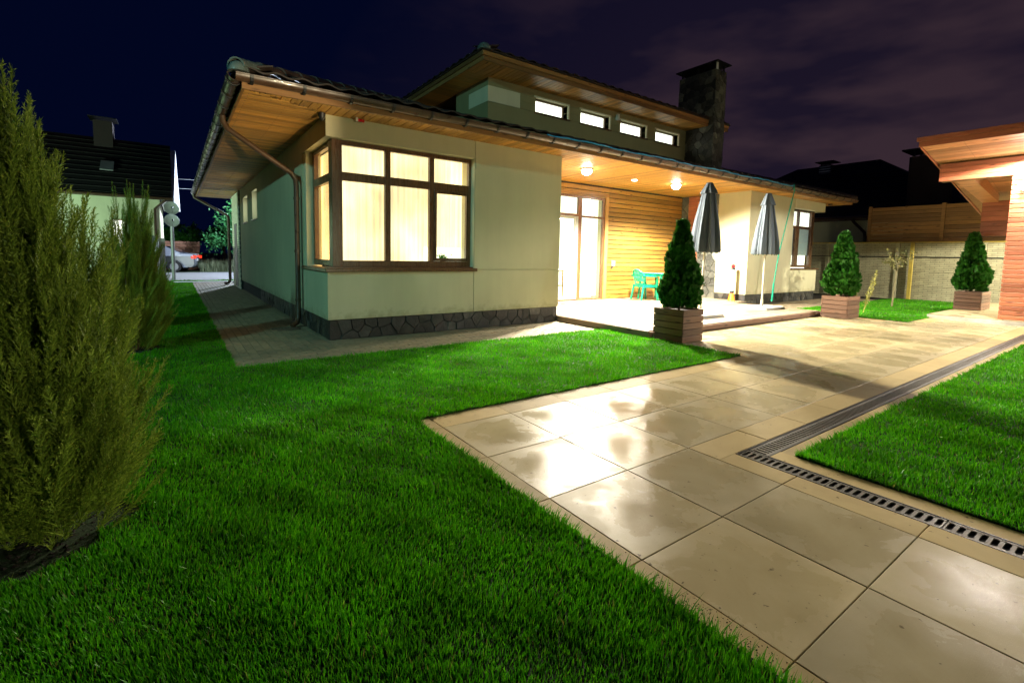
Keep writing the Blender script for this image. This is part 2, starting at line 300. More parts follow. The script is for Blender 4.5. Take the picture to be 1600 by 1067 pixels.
# ------------------------------------------------------------------ mesh helpers
class MB:
    def __init__(s): s.v = []; s.f = []; s.sm = False
    def poly(s, vs, fs):
        o = len(s.v); s.v += [tuple(p) for p in vs]; s.f += [tuple(i+o for i in f) for f in fs]; return s
    def box(s, x0, x1, y0, y1, z0, z1, c=0.0):
        if c <= 0:
            vs = [(x, y, z) for z in (z0, z1) for x, y in ((x0, y0), (x1, y0), (x1, y1), (x0, y1))]
            return s.poly(vs, [(3, 2, 1, 0), (4, 5, 6, 7), (0, 1, 5, 4), (1, 2, 6, 5), (2, 3, 7, 6), (3, 0, 4, 7)])
        vs = []
        for z in (z0, z1):
            for x, y, dx, dy in ((x0, y0, 1, 1), (x1, y0, -1, 1), (x1, y1, -1, -1), (x0, y1, 1, -1)):
                dz = c if z == z0 else -c
                vs += [(x+dx*c, y+dy*c, z), (x, y+dy*c, z+dz), (x+dx*c, y, z+dz)]
        B = lambda k, l: (0 if l == 0 else 12)+3*k
        f = [tuple(B(k, 0) for k in (3, 2, 1, 0)), tuple(B(k, 1) for k in (0, 1, 2, 3))]
        yb = lambda k, l: B(k, l)+2; xb = lambda k, l: B(k, l)+1
        f += [(yb(0, 0), yb(1, 0), yb(1, 1), yb(0, 1)), (yb(2, 0), yb(3, 0), yb(3, 1), yb(2, 1)), (xb(1, 0), xb(2, 0), xb(2, 1), xb(1, 1)), (xb(3, 0), xb(0, 0), xb(0, 1), xb(3, 1))]
        f += [(B(0, 0), B(1, 0), yb(1, 0), yb(0, 0)), (B(2, 0), B(3, 0), yb(3, 0), yb(2, 0)), (B(1, 0), B(2, 0), xb(2, 0), xb(1, 0)), (B(3, 0), B(0, 0), xb(0, 0), xb(3, 0)),
              (yb(0, 1), yb(1, 1), B(1, 1), B(0, 1)), (yb(2, 1), yb(3, 1), B(3, 1), B(2, 1)), (xb(1, 1), xb(2, 1), B(2, 1), B(1, 1)), (xb(3, 1), xb(0, 1), B(0, 1), B(3, 1))]
        for k, flip in ((0, 0), (1, 1), (2, 0), (3, 1)):
            f.append((xb(k, 0), yb(k, 0), yb(k, 1), xb(k, 1)) if not flip else (yb(k, 0), xb(k, 0), xb(k, 1), yb(k, 1)))
            for l in (0, 1):
                q = (B(k, l), xb(k, l), yb(k, l)); f.append(q if flip == l else q[::-1])
        return s.poly(vs, f)
    def prism(s, pts, axis, a0, a1):
        # pts: 2-D polygon in the plane across axis
        n = len(pts); mk = {'x': lambda p, a: (a, p[0], p[1]), 'y': lambda p, a: (p[0], a, p[1]), 'z': lambda p, a: (p[0], p[1], a)}[axis]
        vs = [mk(p, a0) for p in pts]+[mk(p, a1) for p in pts]
        return s.poly(vs, [tuple(range(n))[::-1], tuple(range(n, 2*n))]+[(i, (i+1) % n, n+(i+1) % n, n+i) for i in range(n)])
    def tube(s, path, r, seg=8, cap=True):
        P = [Vector(p) for p in path]; n = len(P); R = r if isinstance(r, (list, tuple)) else [r]*n
        t0 = (P[1]-P[0]).normalized(); a = t0.orthogonal().normalized(); rings = []
        for i in range(n):
            t_ = ((P[min(i+1, n-1)]-P[i]).normalized()+(P[i]-P[max(i-1, 0)]).normalized()); t_ = t_.normalized() if t_.length > 1e-6 else t0
            a = (a-t_*a.dot(t_)).normalized(); b = t_.cross(a)
            rings.append([P[i]+(a*math.cos(2*math.pi*k/seg)+b*math.sin(2*math.pi*k/seg))*R[i] for k in range(seg)])
        vs = [p for rg in rings for p in rg]; f = []
        for i in range(n-1):
            for k in range(seg): f.append((i*seg+k, i*seg+(k+1) % seg, (i+1)*seg+(k+1) % seg, (i+1)*seg+k))
        if cap: f += [tuple(range(seg))[::-1], tuple((n-1)*seg+k for k in range(seg))]
        return s.poly(vs, f)
    def lathe(s, prof, c=(0, 0, 0), seg=16, mod=None):
        vs = []; n = len(prof)
        for j, (r, z) in enumerate(prof):
            for k in range(seg):
                a = 2*math.pi*k/seg; rr = r*(mod(a, j/(n-1)) if mod else 1)
                vs.append((c[0]+rr*math.cos(a), c[1]+rr*math.sin(a), c[2]+z))
        f = [(j*seg+k, j*seg+(k+1) % seg, (j+1)*seg+(k+1) % seg, (j+1)*seg+k) for j in range(n-1) for k in range(seg)]
        f += [tuple(range(seg))[::-1], tuple((n-1)*seg+k for k in range(seg))]
        return s.poly(vs, f)
    def mesh(s, name, mat, smooth=False):
        me = bpy.data.meshes.new(name); me.from_pydata(s.v, [], s.f); me.update()
        if mat: me.materials.append(MT[mat] if isinstance(mat, str) else mat)
        if smooth:
            me.polygons.foreach_set('use_smooth', [True]*len(me.polygons))
            try: me.set_sharp_from_angle(angle=math.radians(40))
            except Exception: pass
        return me
WL = {}
def link(o, parent=None, wloc=(0, 0, 0), rot=None):
    COL.objects.link(o); wloc = Vector(wloc)
    if parent is not None:
        o.parent = parent; o.location = wloc-WL[parent.name]
    else: o.location = wloc
    if rot is not None: o.rotation_euler = rot
    WL[o.name] = wloc; return o
def thing(name, label, cat, loc, group=None, rotz=0):
    o = bpy.data.objects.new(name, None); o.empty_display_size = 0.2
    link(o, None, loc); o['label'] = label; o['category'] = cat
    if group: o['group'] = group
    if rotz: o.rotation_euler = (0, 0, rotz)
    return o
def part(name, mb, mat, parent, wloc=(0, 0, 0), rot=None, smooth=False, local=False, label=None):
    me = mb if isinstance(mb, bpy.types.Mesh) else mb.mesh(name, mat, smooth)
    o = bpy.data.objects.new(name, me)
    if local:
        COL.objects.link(o); o.parent = parent; o.location = wloc; WL[o.name] = Vector(wloc)
        if rot is not None: o.rotation_euler = rot
    else: link(o, parent, wloc, rot)
    if label: o['label'] = label
    return o
def solo(name, mb, mat, label=None, cat=None, kind=None, group=None, loc=(0, 0, 0), smooth=False):
    # one-mesh thing: geometry given in world coordinates, origin moved to loc
    loc = Vector(loc)
    if not isinstance(mb, bpy.types.Mesh):
        mb.v = [tuple(Vector(p)-loc) for p in mb.v]; me = mb.mesh(name, mat, smooth)
    else: me = mb
    o = bpy.data.objects.new(name, me); link(o, None, loc)
    if label: o['label'] = label
    if cat: o['category'] = cat
    if kind: o['kind'] = kind
    if group: o['group'] = group
    return o
def clone(o, parent, wloc, wl_parent=None):
    c = o.copy(); COL.objects.link(c); c.parent = parent
    if parent is None: c.location = wloc
    WL[c.name] = Vector(wloc)
    for ch in o.children:
        d = ch.copy(); COL.objects.link(d); d.parent = c; WL[d.name] = Vector(wloc)
        for g in ch.children:
            e = g.copy(); COL.objects.link(e); e.parent = d; WL[e.name] = Vector(wloc)
    return c
def point_light(name, loc, power, col, r=0.08, parent=None, spot=None, aim=None, blend=0.1):
    L = bpy.data.lights.new(name, 'SPOT' if spot else 'POINT'); L.energy = power; L.color = col; L.shadow_soft_size = r
    if spot: L.spot_size = math.radians(spot); L.spot_blend = blend
    o = bpy.data.objects.new(name, L); link(o, parent, loc)
    if aim is not None: o.rotation_euler = (Vector(aim)-Vector(loc)).to_track_quat('-Z', 'Y').to_euler()
    return o

# ------------------------------------------------------------------ house numbers (metres)
XL, YF, XJ, XR = 0.186, 3.876, 2.553, 4.439
ZP, ZS, ZB, ZT = 0.29, 0.997, 2.825, 3.108
YB, XB0, XB1 = 6.016, 11.205, 15.464
DZ = 0.112
EX0, EX1, EY0, EY1 = -0.827, 16.49, 3.405, 17.42
TAN = math.tan(math.radians(17.5))

# ================================================================== SETTING
g = MB(); g.box(-120, 140, -60, 200, -0.5, -0.06); solo('ground', g, 'soil', kind='structure')

# paving tiles -----------------------------------------------------
pav = MB(); pav.box(-0.10, 12.62, -1.43, 1.745, -0.055, -0.014); pav.box(-0.10, 1.66, -8, -1.43, -0.055, -0.014); pav.box(1.66, 12.62, -1.62, -1.43, -0.055, -0.0142)
paving = solo('paving', pav, 'mortar', kind='structure')
tile_cache = {}
def tile(x0, x1, y0, y1):
    gpx = 0.0022; w = round(x1-x0-2*gpx, 3); h = round(y1-y0-2*gpx, 3); key = (w, h)
    if key not in tile_cache:
        tile_cache[key] = MB().box(-w/2, w/2, -h/2, h/2, -0.03, 0, 0.0022).mesh('tile', 'tile_border' if min(w, h) < 0.3 else 'tile')
    z = random.uniform(-0.0012, 0.0008)
    part('tile', tile_cache[key], None, paving, ((x0+x1)/2, (y0+y1)/2, z), (random.gauss(0, 0.0016), random.gauss(0, 0.0016), 0))
xs = [i*0.6 for i in range(22)]
ysn = [1.745, 1.2, 0.6, 0.0, -0.6, -1.2]
def occupied(x, y):
    return x < 4.45 and y > 0.236
# main area east of x=0, between the drain and the deck
for i in range(21):
    x0, x1 = xs[i], xs[i+1]
    for j in range(5):
        y1, y0 = ysn[j], ysn[j+1]
        if y0 >= 0.0-1e-6 and x0 < 4.45:
            if x1 <= 4.45: continue
            if y0 >= 0.236: tile(4.45, x1, y0, y1); continue
            tile(4.45, x1, y0, y1); continue
        if x1 > 10.5 and y0 >= 0.25:
            if x0 >= 11.03: continue
            tile(x0, min(x1, 11.03), y0, y1); continue
        if x1 > 10.5 and y0 < 0.25 and y0 >= 0:
            tile(x0, x1, y0, 0.27 if x0 >= 11.03 else y1); continue
        tile(x0, x1, y0, y1)
    if i >= 2:
        xa = 1.385 if i == 2 else x0
        if i == 2: tile(1.2, 1.8, -1.425, -1.2)
        else: tile(x0, x1, -1.425, -1.2)
for i in range(8):   # border strip north of y=0 up to the lawn edge
    if i*0.6 < 4.45: tile(xs[i], min(xs[i+1], 4.45), 0.0, 0.236)
tile(-0.107, 0, 0, 0.236)
for j in range(14):  # strip west of x=0
    tile(-0.107, 0, -0.6*(j+1), -0.6*j)
for j in range(2, 12):
    for i in range(2): tile(xs[i], xs[i+1], -0.6*(j+1), -0.6*j)
    tile(1.2, 1.378, -0.6*(j+1), -0.6*j)
for j in range(3): tile(1.52, 1.665, -3.6-1.5*j+0.5, -1.57 if j == 0 else -3.6-1.5*(j-1)+0.5)
for i in range(9): tile(1.52+1.25*i, 1.52+1.25*(i+1), -1.66, -1.572)

# drainage channel with slotted castings ---------------------------
def frame_ring(mb, w, h, m, z0, z1):
    mb.box(-w/2, w/2, -h/2, -h/2+m, z0, z1); mb.box(-w/2, w/2, h/2-m, h/2, z0, z1)
drain = thing('drainage_channel', 'L-shaped metal channel drain with slotted cover edging the tiled terrace', 'drain', (1.45, -1.5, 0))
ch = MB(); ch.box(1.380, 1.518, -8, -1.43, -0.11, -0.05); ch.box(1.518, 12.6, -1.568, -1.43, -0.11, -0.05)
part('channel', ch, 'void', drain)
ed = MB(); ed.box(1.378, 1.386, -8, -1.432, -0.1, 0.001); ed.box(1.512, 1.520, -8, -1.572, -0.1, 0.001); ed.box(1.378, 12.6, -1.438, -1.430, -0.1, 0.0012); ed.box(1.520, 12.6, -1.572, -1.564, -0.1, 0.0012)
part('edge_rail', ed, 'black', drain)
gr = MB()     # 0.5 m casting with obround slots lying along y
W_, L_, ns = 0.124, 0.498, 11
def slot_grate(nslots, length, width, slotw, bar_extra=False):
    mb = MB(); p = length/nslots
    zt, zb = 0.0, -0.018
    mb.box(-width/2, -width/2+0.02, -length/2, length/2, zb, zt, 0.002); mb.box(width/2-0.02, width/2, -length/2, length/2, zb, zt, 0.002)
    bw = p-slotw
    for k in range(nslots+1):
        y = -length/2+k*p; a = max(-length/2, y-bw/2); b_ = min(length/2, y+bw/2)
        # bar with flared ends so that each slot reads as rounded
        x0, x1 = -width/2+0.02, width/2-0.02; q = slotw*0.32
        pts = [(x0, a-q if k else a), (x0+q, a), (x1-q, a), (x1, a-q if k else a), (x1, b_+q if k < nslots else b_), (x1-q, b_), (x0+q, b_), (x0, b_+q if k < nslots else b_)]
        mb.prism(pts, 'z', zb, zt-0.001)
    return mb
gm = slot_grate(13, 0.496, 0.126, 0.0225).mesh('grate', 'grate')
for k in range(10): part('grate', gm, None, drain, (1.449, -1.44-0.25-0.5*k, -0.001))
gm2 = slot_grate(26, 0.998, 0.126, 0.019).mesh('bar_grate', 'grate')
for k in range(11): part('bar_grate', gm2, None, drain, (1.52+0.5+1.0*k, -1.501, -0.001), (0, 0, math.pi/2))
part('corner_plate', MB().box(1.386, 1.512, -1.4385, -1.4383, -0.02, -0.001), 'grate', drain)

# block pavers ------------------------------------------------------
pp = MB(); pp.box(-1.055, 4.44, 2.72, 3.9, -0.055, -0.02); pp.box(-1.055, 0.2, 3.9, 18.3, -0.055, -0.02); pp.box(10.55, 17.5, 2.72, 3.9, -0.055, -0.02)
path = solo('paver_path', pp, 'mortar', kind='structure')
pm = MB().box(-0.098, 0.098, -0.048, 0.048, -0.03, 0, 0.005).mesh('paver', 'paver')
near, far = [], []
def paver_field(x0, x1, y0, y1, vert=False):
    j = 0
    a, b = (y0, y1) if not vert else (x0, x1)
    while a+0.1*j < b-0.03:
        off = 0.1*(j % 2); k = -1
        lo, hi = (x0, x1) if not vert else (y0, y1)
        while lo+0.2*k+off < hi:
            u0 = max(lo, lo+0.2*k+off); u1 = min(hi, lo+0.2*(k+1)+off)
            if u1-u0 > 0.04:
                c = ((u0+u1)/2, a+0.1*j+0.05, u1-u0, vert)
                cx_, cy_ = (c[0], c[1]) if not vert else (c[1], c[0])
                near.append(((cx_-CAM.x)**2+(cy_-CAM.y)**2, cx_, cy_, u1-u0, vert))
            k += 1
        j += 1
paver_field(-1.055, 4.43, 2.72, 3.3); paver_field(0.19, 4.43, 3.3, 3.88); paver_field(-1.055, 0.19, 3.3, 18.3, True); paver_field(10.55, 17.5, 2.72, 3.88)
near.sort(); bulk = MB()
for n, (d, cx_, cy_, l, vert) in enumerate(near):
    z = random.uniform(-0.004, 0.001)
    if n < 290:
        o = part('paver', pm, None, path, (cx_, cy_, z), (random.gauss(0, .006), random.gauss(0, .006), math.pi/2 if vert else 0))
        if l < 0.19: o.scale = (l/0.2, 1, 1)
    else:
        w, h = (l/2-.002, .048) if not vert else (.048, l/2-.002)
        x0, x1, y0, y1 = cx_-w, cx_+w, cy_-h, cy_+h; c = 0.005
        bulk.poly([(x0, y0, z-.02), (x1, y0, z-.02), (x1, y1, z-.02), (x0, y1, z-.02), (x0+c, y0+c, z), (x1-c, y0+c, z), (x1-c, y1-c, z), (x0+c, y1-c, z)], [(4, 5, 6, 7), (0, 1, 5, 4), (1, 2, 6, 5), (2, 3, 7, 6), (3, 0, 4, 7)])
o = part('far_pavers', bulk, 'paver', path); o['kind'] = 'stuff'

# lawns --------------------------------------------------------------
LAWNS = [(-9, -1.06, -7, 18.2), (-1.06, -0.107, -7, 2.715), (-0.107, 4.445, 0.238, 2.715), (1.668, 17, -9, -1.668), (11.035, 18.85, 0.275, 2.71)]
lb = MB()
for x0, x1, y0, y1 in LAWNS: lb.box(x0, x1-0.001, y0, y1-0.001, -0.055, 0.008)
lawn = solo('lawn', lb, 'lawnbase', kind='structure')
JUN = [(-2.04, -0.26), (-1.99, 4.3), (-1.98, 6.3)]
def grass_points():
    out = []
    for (x0, x1, y0, y1) in LAWNS:
        # cells
        for cx_ in np.arange(x0, x1, 0.5):
            for cy_ in np.arange(y0, y1, 0.5):
                a1, b1 = min(cx_+0.5, x1), min(cy_+0.5, y1); mx_, my_ = (cx_+a1)/2, (cy_+b1)/2
                dx, dy = mx_-CAM.x, my_-CAM.y; d = math.hypot(dx, dy)
                fwd = dx*math.sin(yaw)+dy*math.cos(yaw); side = dx*math.cos(yaw)-dy*math.sin(yaw)
                if fwd < 0.3 or abs(side) > fwd*1.15+1.0: continue
                if d > 30: continue
                den = 24000 if d < 2.2 else 24000*(2.2/d)**1.42
                n = int(den*(a1-cx_)*(b1-cy_))
                p = np.empty((n, 3)); p[:, 0] = RNG.uniform(cx_, a1, n); p[:, 1] = RNG.uniform(cy_, b1, n); p[:, 2] = d
                out.append(p)
    P = np.concatenate(out)
    for jx, jy in JUN:
        r = np.hypot(P[:, 0]-jx, P[:, 1]-jy); ang = np.arctan2(P[:, 1]-jy, P[:, 0]-jx)
        lim = 0.27+0.05*np.sin(3*ang)+0.03*np.sin(7*ang+1); P = P[r > lim]
    return P
def edge_points():
    E = [((-.107, -7), (-.107, .238), (1, 0)), ((-.107, .238), (4.445, .238), (0, -1)), ((4.445, .238), (4.445, 1.7), (1, 0)), ((1.668, -9), (1.668, -1.668), (-1, 0)), ((1.668, -1.668), (15, -1.668), (0, 1)),
         ((11.035, .275), (11.035, 2.7), (-1, 0)), ((11.035, .275), (12.6, .275), (0, -1)), ((-1.06, 2.715), (4.44, 2.715), (0, 1)), ((-1.06, 2.715), (-1.06, 18), (1, 0))]
    out = []
    for a, b, nn_ in E:
        a, b = np.array(a), np.array(b); L_ = np.linalg.norm(b-a); n = int(L_*330); u = RNG.uniform(0, 1, n)
        p = a+(b-a)*u[:, None]; dd = np.hypot(p[:, 0]-CAM.x, p[:, 1]-CAM.y); keep = RNG.uniform(0, 1, n) < np.clip(3.0/dd, .15, 1)
        p, dd = p[keep], dd[keep]; n = len(p); w = .006*np.sin(p[:, 0]*9+p[:, 1]*7)+.004*np.sin(p[:, 0]*31+p[:, 1]*23)
        off = RNG.uniform(-.02, .004, n)+w; out.append(np.stack([p[:, 0]+nn_[0]*off, p[:, 1]+nn_[1]*off, dd, np.full(n, nn_[0]), np.full(n, nn_[1])], 1))
    return np.concatenate(out)
def blades(P, hmin, hmax, mat, name):
    n = len(P); x, y, d = P[:, 0], P[:, 1], P[:, 2]
    # slow patches of height
    f = 0.85+0.15*np.sin(x*5.1+1.3*np.sin(y*3.7))*np.cos(y*4.3+x)+0.10*np.sin(x*17+y*11)
    h = RNG.uniform(hmin, hmax, n)*f; w = RNG.uniform(0.0011, 0.0019, n)*(1+0.26*d)
    a = RNG.uniform(0, 2*np.pi, n); lean = RNG.normal(0, 0.28, n)*h+0.1*h; lx, ly = np.cos(a)*lean, np.sin(a)*lean
    lx += 0.15*h*np.sin(x*3+y*2)
    if P.shape[1] > 3: k_ = RNG.uniform(.1, .85, n)*h; lx += P[:, 3]*k_; ly += P[:, 4]*k_; h = h*RNG.uniform(.6, 1, n)
    wa = RNG.uniform(0, np.pi, n); wx, wy = np.cos(wa)*w, np.sin(wa)*w
    z0 = np.full(n, 0.004)
    V = np.empty((n, 5, 3))
    V[:, 0] = np.stack([x-wx, y-wy, z0], 1); V[:, 1] = np.stack([x+wx, y+wy, z0], 1)
    V[:, 2] = np.stack([x+lx*.35-wx*.75, y+ly*.35-wy*.75, h*.55], 1); V[:, 3] = np.stack([x+lx*.35+wx*.75, y+ly*.35+wy*.75, h*.55], 1)
    V[:, 4] = np.stack([x+lx, y+ly, h], 1)
    base = (np.arange(n)*5)[:, None]
    quads = base+np.array([[0, 1, 3, 2]]); tris = base+np.array([[2, 3, 4]])
    me = bpy.data.meshes.new(name); me.vertices.add(n*5); me.vertices.foreach_set('co', V.astype(np.float32).ravel())
    loops = np.concatenate([quads, tris], 1).ravel().astype(np.int32); me.loops.add(len(loops)); me.loops.foreach_set('vertex_index', loops)
    me.polygons.add(2*n); st = np.empty((n, 2), np.int32); st[:, 0] = np.arange(n)*7; st[:, 1] = st[:, 0]+4
    me.polygons.foreach_set('loop_start', st.ravel()); me.update(calc_edges=True)
    me.materials.append(MT[mat]); return me
gp = grass_points(); print('BLADES', len(gp))
o = bpy.data.objects.new('grass', blades(gp, 0.027, 0.050, 'grass', 'grass')); link(o); o['kind'] = 'stuff'; o['label'] = 'dense short green lawn grass'
o = bpy.data.objects.new('edge_grass', blades(edge_points(), 0.035, 0.07, 'grass', 'edge_grass')); link(o); o['kind'] = 'stuff'

# crumbs of soil and clippings washed onto the border slabs
CP = MB(); rsc = np.random.default_rng(12)
def crumb(x, y, q):
    a = rsc.uniform(0, 6.28); c_, s_ = math.cos(a)*q, math.sin(a)*q; h = q*rsc.uniform(.3, .9); z = .0005
    CP.poly([(x+c_, y+s_, z), (x-s_*.7, y+c_*.7, z), (x-c_, y-s_, z), (x+s_*.6, y-c_*.6, z), (x, y, z+h)], [(0, 1, 4), (1, 2, 4), (2, 3, 4), (3, 0, 4)])
for _ in range(420): crumb(-.105+abs(rsc.normal(0, .045)), rsc.normal(-2.15, .22), rsc.uniform(.0012, .0042))
for _ in range(260): crumb(-.105+abs(rsc.normal(0, .02)), rsc.uniform(-3.2, .2), rsc.uniform(.001, .003))
for _ in range(260): crumb(rsc.uniform(-.05, 4.4), .232-abs(rsc.normal(0, .02)), rsc.uniform(.001, .003))
for _ in range(240): crumb(rsc.uniform(.05, 3.5), rsc.uniform(-3, .1), rsc.uniform(.0008, .0022))
solo('soil_crumbs', CP, 'soil', kind='stuff')

# ================================================================== HOUSE
house = thing('house', 'single-storey cream house with lit windows, timber soffits and a raised clerestory', 'house', (XL, YF, 0))
def wallpart(fn, mat='plaster', label=None):
    mb = MB(); fn(mb); return part('wall', mb, mat, house, label=label)
G = 0.006
def bay(mb):
    mb.box(XL, XJ-G, YF, YF+0.25, ZP, ZS-0.03); mb.box(XL, XL+0.25, YF+0.25, 5.358, ZP, ZS-0.03)
    mb.box(XL, XJ-G, YF, YF+0.25, ZB, ZT); mb.box(XL, XL+0.25, YF+0.25, 5.9, ZB, ZT)
    mb.box(XJ+G, XR, YF, YF+0.25, ZS+0.008, ZT); mb.box(XJ+G, XR, YF, YF+0.25, ZP, ZS-0.008)
    mb.box(XJ-G, XJ+G, YF+0.014, YF+0.25, ZP, ZT); mb.box(XJ+G, XR-0.012, YF+0.014, YF+0.25, ZS-0.008, ZS+0.008)
    mb.box(XR-0.25, XR, YF+0.25, 6.25, ZP, ZT)
wallpart(bay)
def leftw(mb):
    y0, y1 = 5.358, 14.3
    mb.box(XL, XL+0.25, y0, y1, ZP, 2.05)
    for a, b in ((y0, 10.55), (11.45, 12.45), (13.45, y1)): mb.box(XL, XL+0.25, a, b, 2.05, 2.80)
    mb.box(XL, XL+0.25, 5.9, y1, 2.80, ZT); mb.box(XL, XL+0.25, y0, 5.9, 2.80, ZB)
wallpart(leftw)
wallpart(lambda mb: (mb.box(XB0, XB0+0.25, YF+0.25, 4.797, ZP, ZT), mb.box(XB0, 13.70, YF, YF+0.25, ZP, ZT)), label='white wall block at the right end of the terrace')
wallpart(lambda mb: (mb.box(13.712, XB1, YF, YF+0.25, ZP, ZS-0.03), mb.box(XB1-0.25, XB1, YF+0.25, 8, ZP, ZS-0.03), mb.box(13.70, 13.712, YF+0.012, YF+0.25, ZP, ZT), mb.box(XB1-0.1, XB1+0.15, 5.6, 8, ZS-0.03, ZT)))
wallpart(lambda mb: mb.box(13.714, 15.74, YF-0.03, YF+0.25, ZB, ZT-0.004), 'plaster_light', 'cream header band over the right corner window')
wallpart(lambda mb: (mb.box(4.3, 6.15, YB+0.03, YB+0.25, DZ, ZT+0.6), mb.box(7.87, XB0, YB+0.03, YB+0.25, DZ, ZT+0.6), mb.box(6.15, 7.87, YB+0.03, YB+0.25, 2.81, ZT+0.6)), 'plaster', None)

# plinth stones -----------------------------------------------------
def clip(poly, nx, ny, c):
    out = []; n = len(poly)
    for i in range(n):
        p, q = poly[i], poly[(i+1) % n]; dp = nx*p[0]+ny*p[1]-c; dq = nx*q[0]+ny*q[1]-c
        if dp <= 0: out.append(p)
        if (dp < 0) != (dq < 0) and abs(dp-dq) > 1e-12:
            t_ = dp/(dp-dq); out.append((p[0]+(q[0]-p[0])*t_, p[1]+(q[1]-p[1])*t_))
    return out
def voronoi(w, h, cell, jitter=0.42, aspect=1.25):
    nx = max(1, round(w/(cell*aspect))); ny = max(1, round(h/cell)); S = []
    for j in range(ny):
        for i in range(nx):
            S.append(((i+0.5+random.uniform(-jitter, jitter)+(0.25 if j % 2 else -0.25))*w/nx, (j+0.5+random.uniform(-jitter, jitter))*h/ny))
    polys = []
    for a in S:
        p = [(0, 0), (w, 0), (w, h), (0, h)]
        for b in S:
            if b is a: continue
            d2 = (a[0]-b[0])**2+(a[1]-b[1])**2
            if d2 > (cell*4.5)**2: continue
            nx_, ny_ = b[0]-a[0], b[1]-a[1]; c = (nx_*(a[0]+b[0])+ny_*(a[1]+b[1]))/2; p = clip(p, nx_, ny_, c)
            if len(p) < 3: break
        if len(p) >= 3: polys.append(p)
    return polys
def stones(parent, origin, du, w, h, cell, nrm, mat='stone', depth=0.018, gap=0.003, cap=290):
    du = Vector(du); nrm = Vector(nrm); k = 0
    for p in voronoi(w, h, cell):
        cx_ = sum(q[0] for q in p)/len(p); cy_ = sum(q[1] for q in p)/len(p)
        R = max(math.hypot(q[0]-cx_, q[1]-cy_) for q in p)
        if R < 0.02: continue
        s1 = max(0.5, 1-gap/R); s2 = max(0.3, 1-(gap+0.010)/R); dz = depth*random.uniform(0.6, 1.15); tx, ty = random.uniform(-.15, .15), random.uniform(-.15, .15)
        vs = []; n = len(p)
        for q in p: u, v = (q[0]-cx_)*s1, (q[1]-cy_)*s1; vs.append(du*u+Vector((0, 0, v))-nrm*0.02)
        for q in p: u, v = (q[0]-cx_)*s1, (q[1]-cy_)*s1; vs.append(du*u+Vector((0, 0, v))+nrm*dz*0.55)
        for q in p: u, v = (q[0]-cx_)*s2, (q[1]-cy_)*s2; vs.append(du*u+Vector((0, 0, v))+nrm*(dz+tx*u*0.5+ty*v*0.5+random.uniform(-.003, .003)))
        f = [tuple(range(2*n, 3*n))]+[(i, (i+1) % n, n+(i+1) % n, n+i) for i in range(n)]+[(n+i, n+(i+1) % n, 2*n+(i+1) % n, 2*n+i) for i in range(n)]
        if du.cross(Vector((0, 0, 1))).dot(nrm) < 0: f = [t_[::-1] for t_ in f]
        part('stone', MB().poly(vs, f), mat, parent, Vector(origin)+du*cx_+Vector((0, 0, cy_)))
pl = MB(); pl.box(XL+0.03, XR-0.02, YF+0.035, YF+0.24, -0.02, ZP); pl.box(XL+0.035, XL+0.24, YF+0.24, 14.3, -0.02, ZP-0.001)
plinth = part('plinth', pl, 'mortar', house)
stones(plinth, (XL+0.02, YF+0.035, 0), (1, 0, 0), XR-XL-0.03, ZP-0.004, 0.165, (0, -1, 0), gap=.003)
stones(plinth, (XL+0.035, 10.4, 0), (0, -1, 0), 10.4-YF-0.02, ZP-0.004, 0.16, (-1, 0, 0))
pl = MB(); pl.box(XB0+0.03, XB1-0.03, YF+0.035, YF+0.24, -0.02, ZP); pl.box(XB0+0.032, XB0+0.24, YF+0.24, 4.8, -0.02, ZP-0.001); pl.box(XB1-0.24, XB1-0.03, YF+0.24, 8, -0.02, ZP-0.002)
plinth2 = part('plinth', pl, 'mortar', house)
stones(plinth2, (XB0+0.02, YF+0.035, 0), (1, 0, 0), XB1-XB0-0.04, ZP-0.004, 0.15, (0, -1, 0))
stones(plinth2, (XB0+0.032, 4.79, DZ), (0, -1, 0), 4.79-YF-0.02, ZP-DZ-0.004, 0.12, (-1, 0, 0))

# windows -----------------------------------------------------------
def win_frame(parent, rects, y0, y1, mat='frame', name='frame', vert=False):
    mb = MB()
    for a0, a1, z0, z1 in rects:
        if vert: mb.box(y0, y1, a0, a1, z0, z1, 0.004)
        else: mb.box(a0, a1, y0, y1, z0, z1, 0.004)
    return part(name, mb, mat, parent)
def curtain(parent, a0, a1, z0, z1, pos, mat, vert=False, amp=0.022, wl=0.11, name='curtain'):
    mb = MB(); n = max(8, int(abs(a1-a0)/0.014)); vs = []
    for i in range(n+1):
        a = a0+(a1-a0)*i/n; o_ = amp*(math.sin(a/wl*6.28+1.3*math.sin(a*5))+0.4*math.sin(a/wl*14.1))
        for z, k in ((z0, 1.2), ((z0+z1)/2, 1.0), (z1, 0.7)):
            vs.append((pos+o_*k, a, z) if vert else (a, pos+o_*k, z))
    f = []
    for i in range(n):
        for k in range(2): f.append((i*3+k, (i+1)*3+k, (i+1)*3+k+1, i*3+k+1))
    mb.poly(vs, f); return part(name, mb, mat, parent, smooth=True)
bw = part('window', MB().box(XL+0.11, XL+0.20, YF+0.11, YF+0.20, 1.04, 2.82), 'frame', house, label='large lit corner window with brown frame')
YW = 3.99
FT, FB, TB0, TB1 = 2.82, 1.04, 2.265, 2.385
fr = [(0.386, 0.432, FB, FT), (1.063, 1.148, FB+0.09, FT-.06), (1.79, 1.87, FB+0.09, FT-.06), (2.50, 2.546, FB, FT),
      (0.432, 2.50, FT-0.06, FT), (0.432, 2.50, FB, FB+0.09), (0.432, 1.063, TB0, TB1), (1.148, 1.79, TB0, TB1), (1.87, 2.50, TB0, TB1)]
win_frame(bw, fr, YW, YW+0.07)
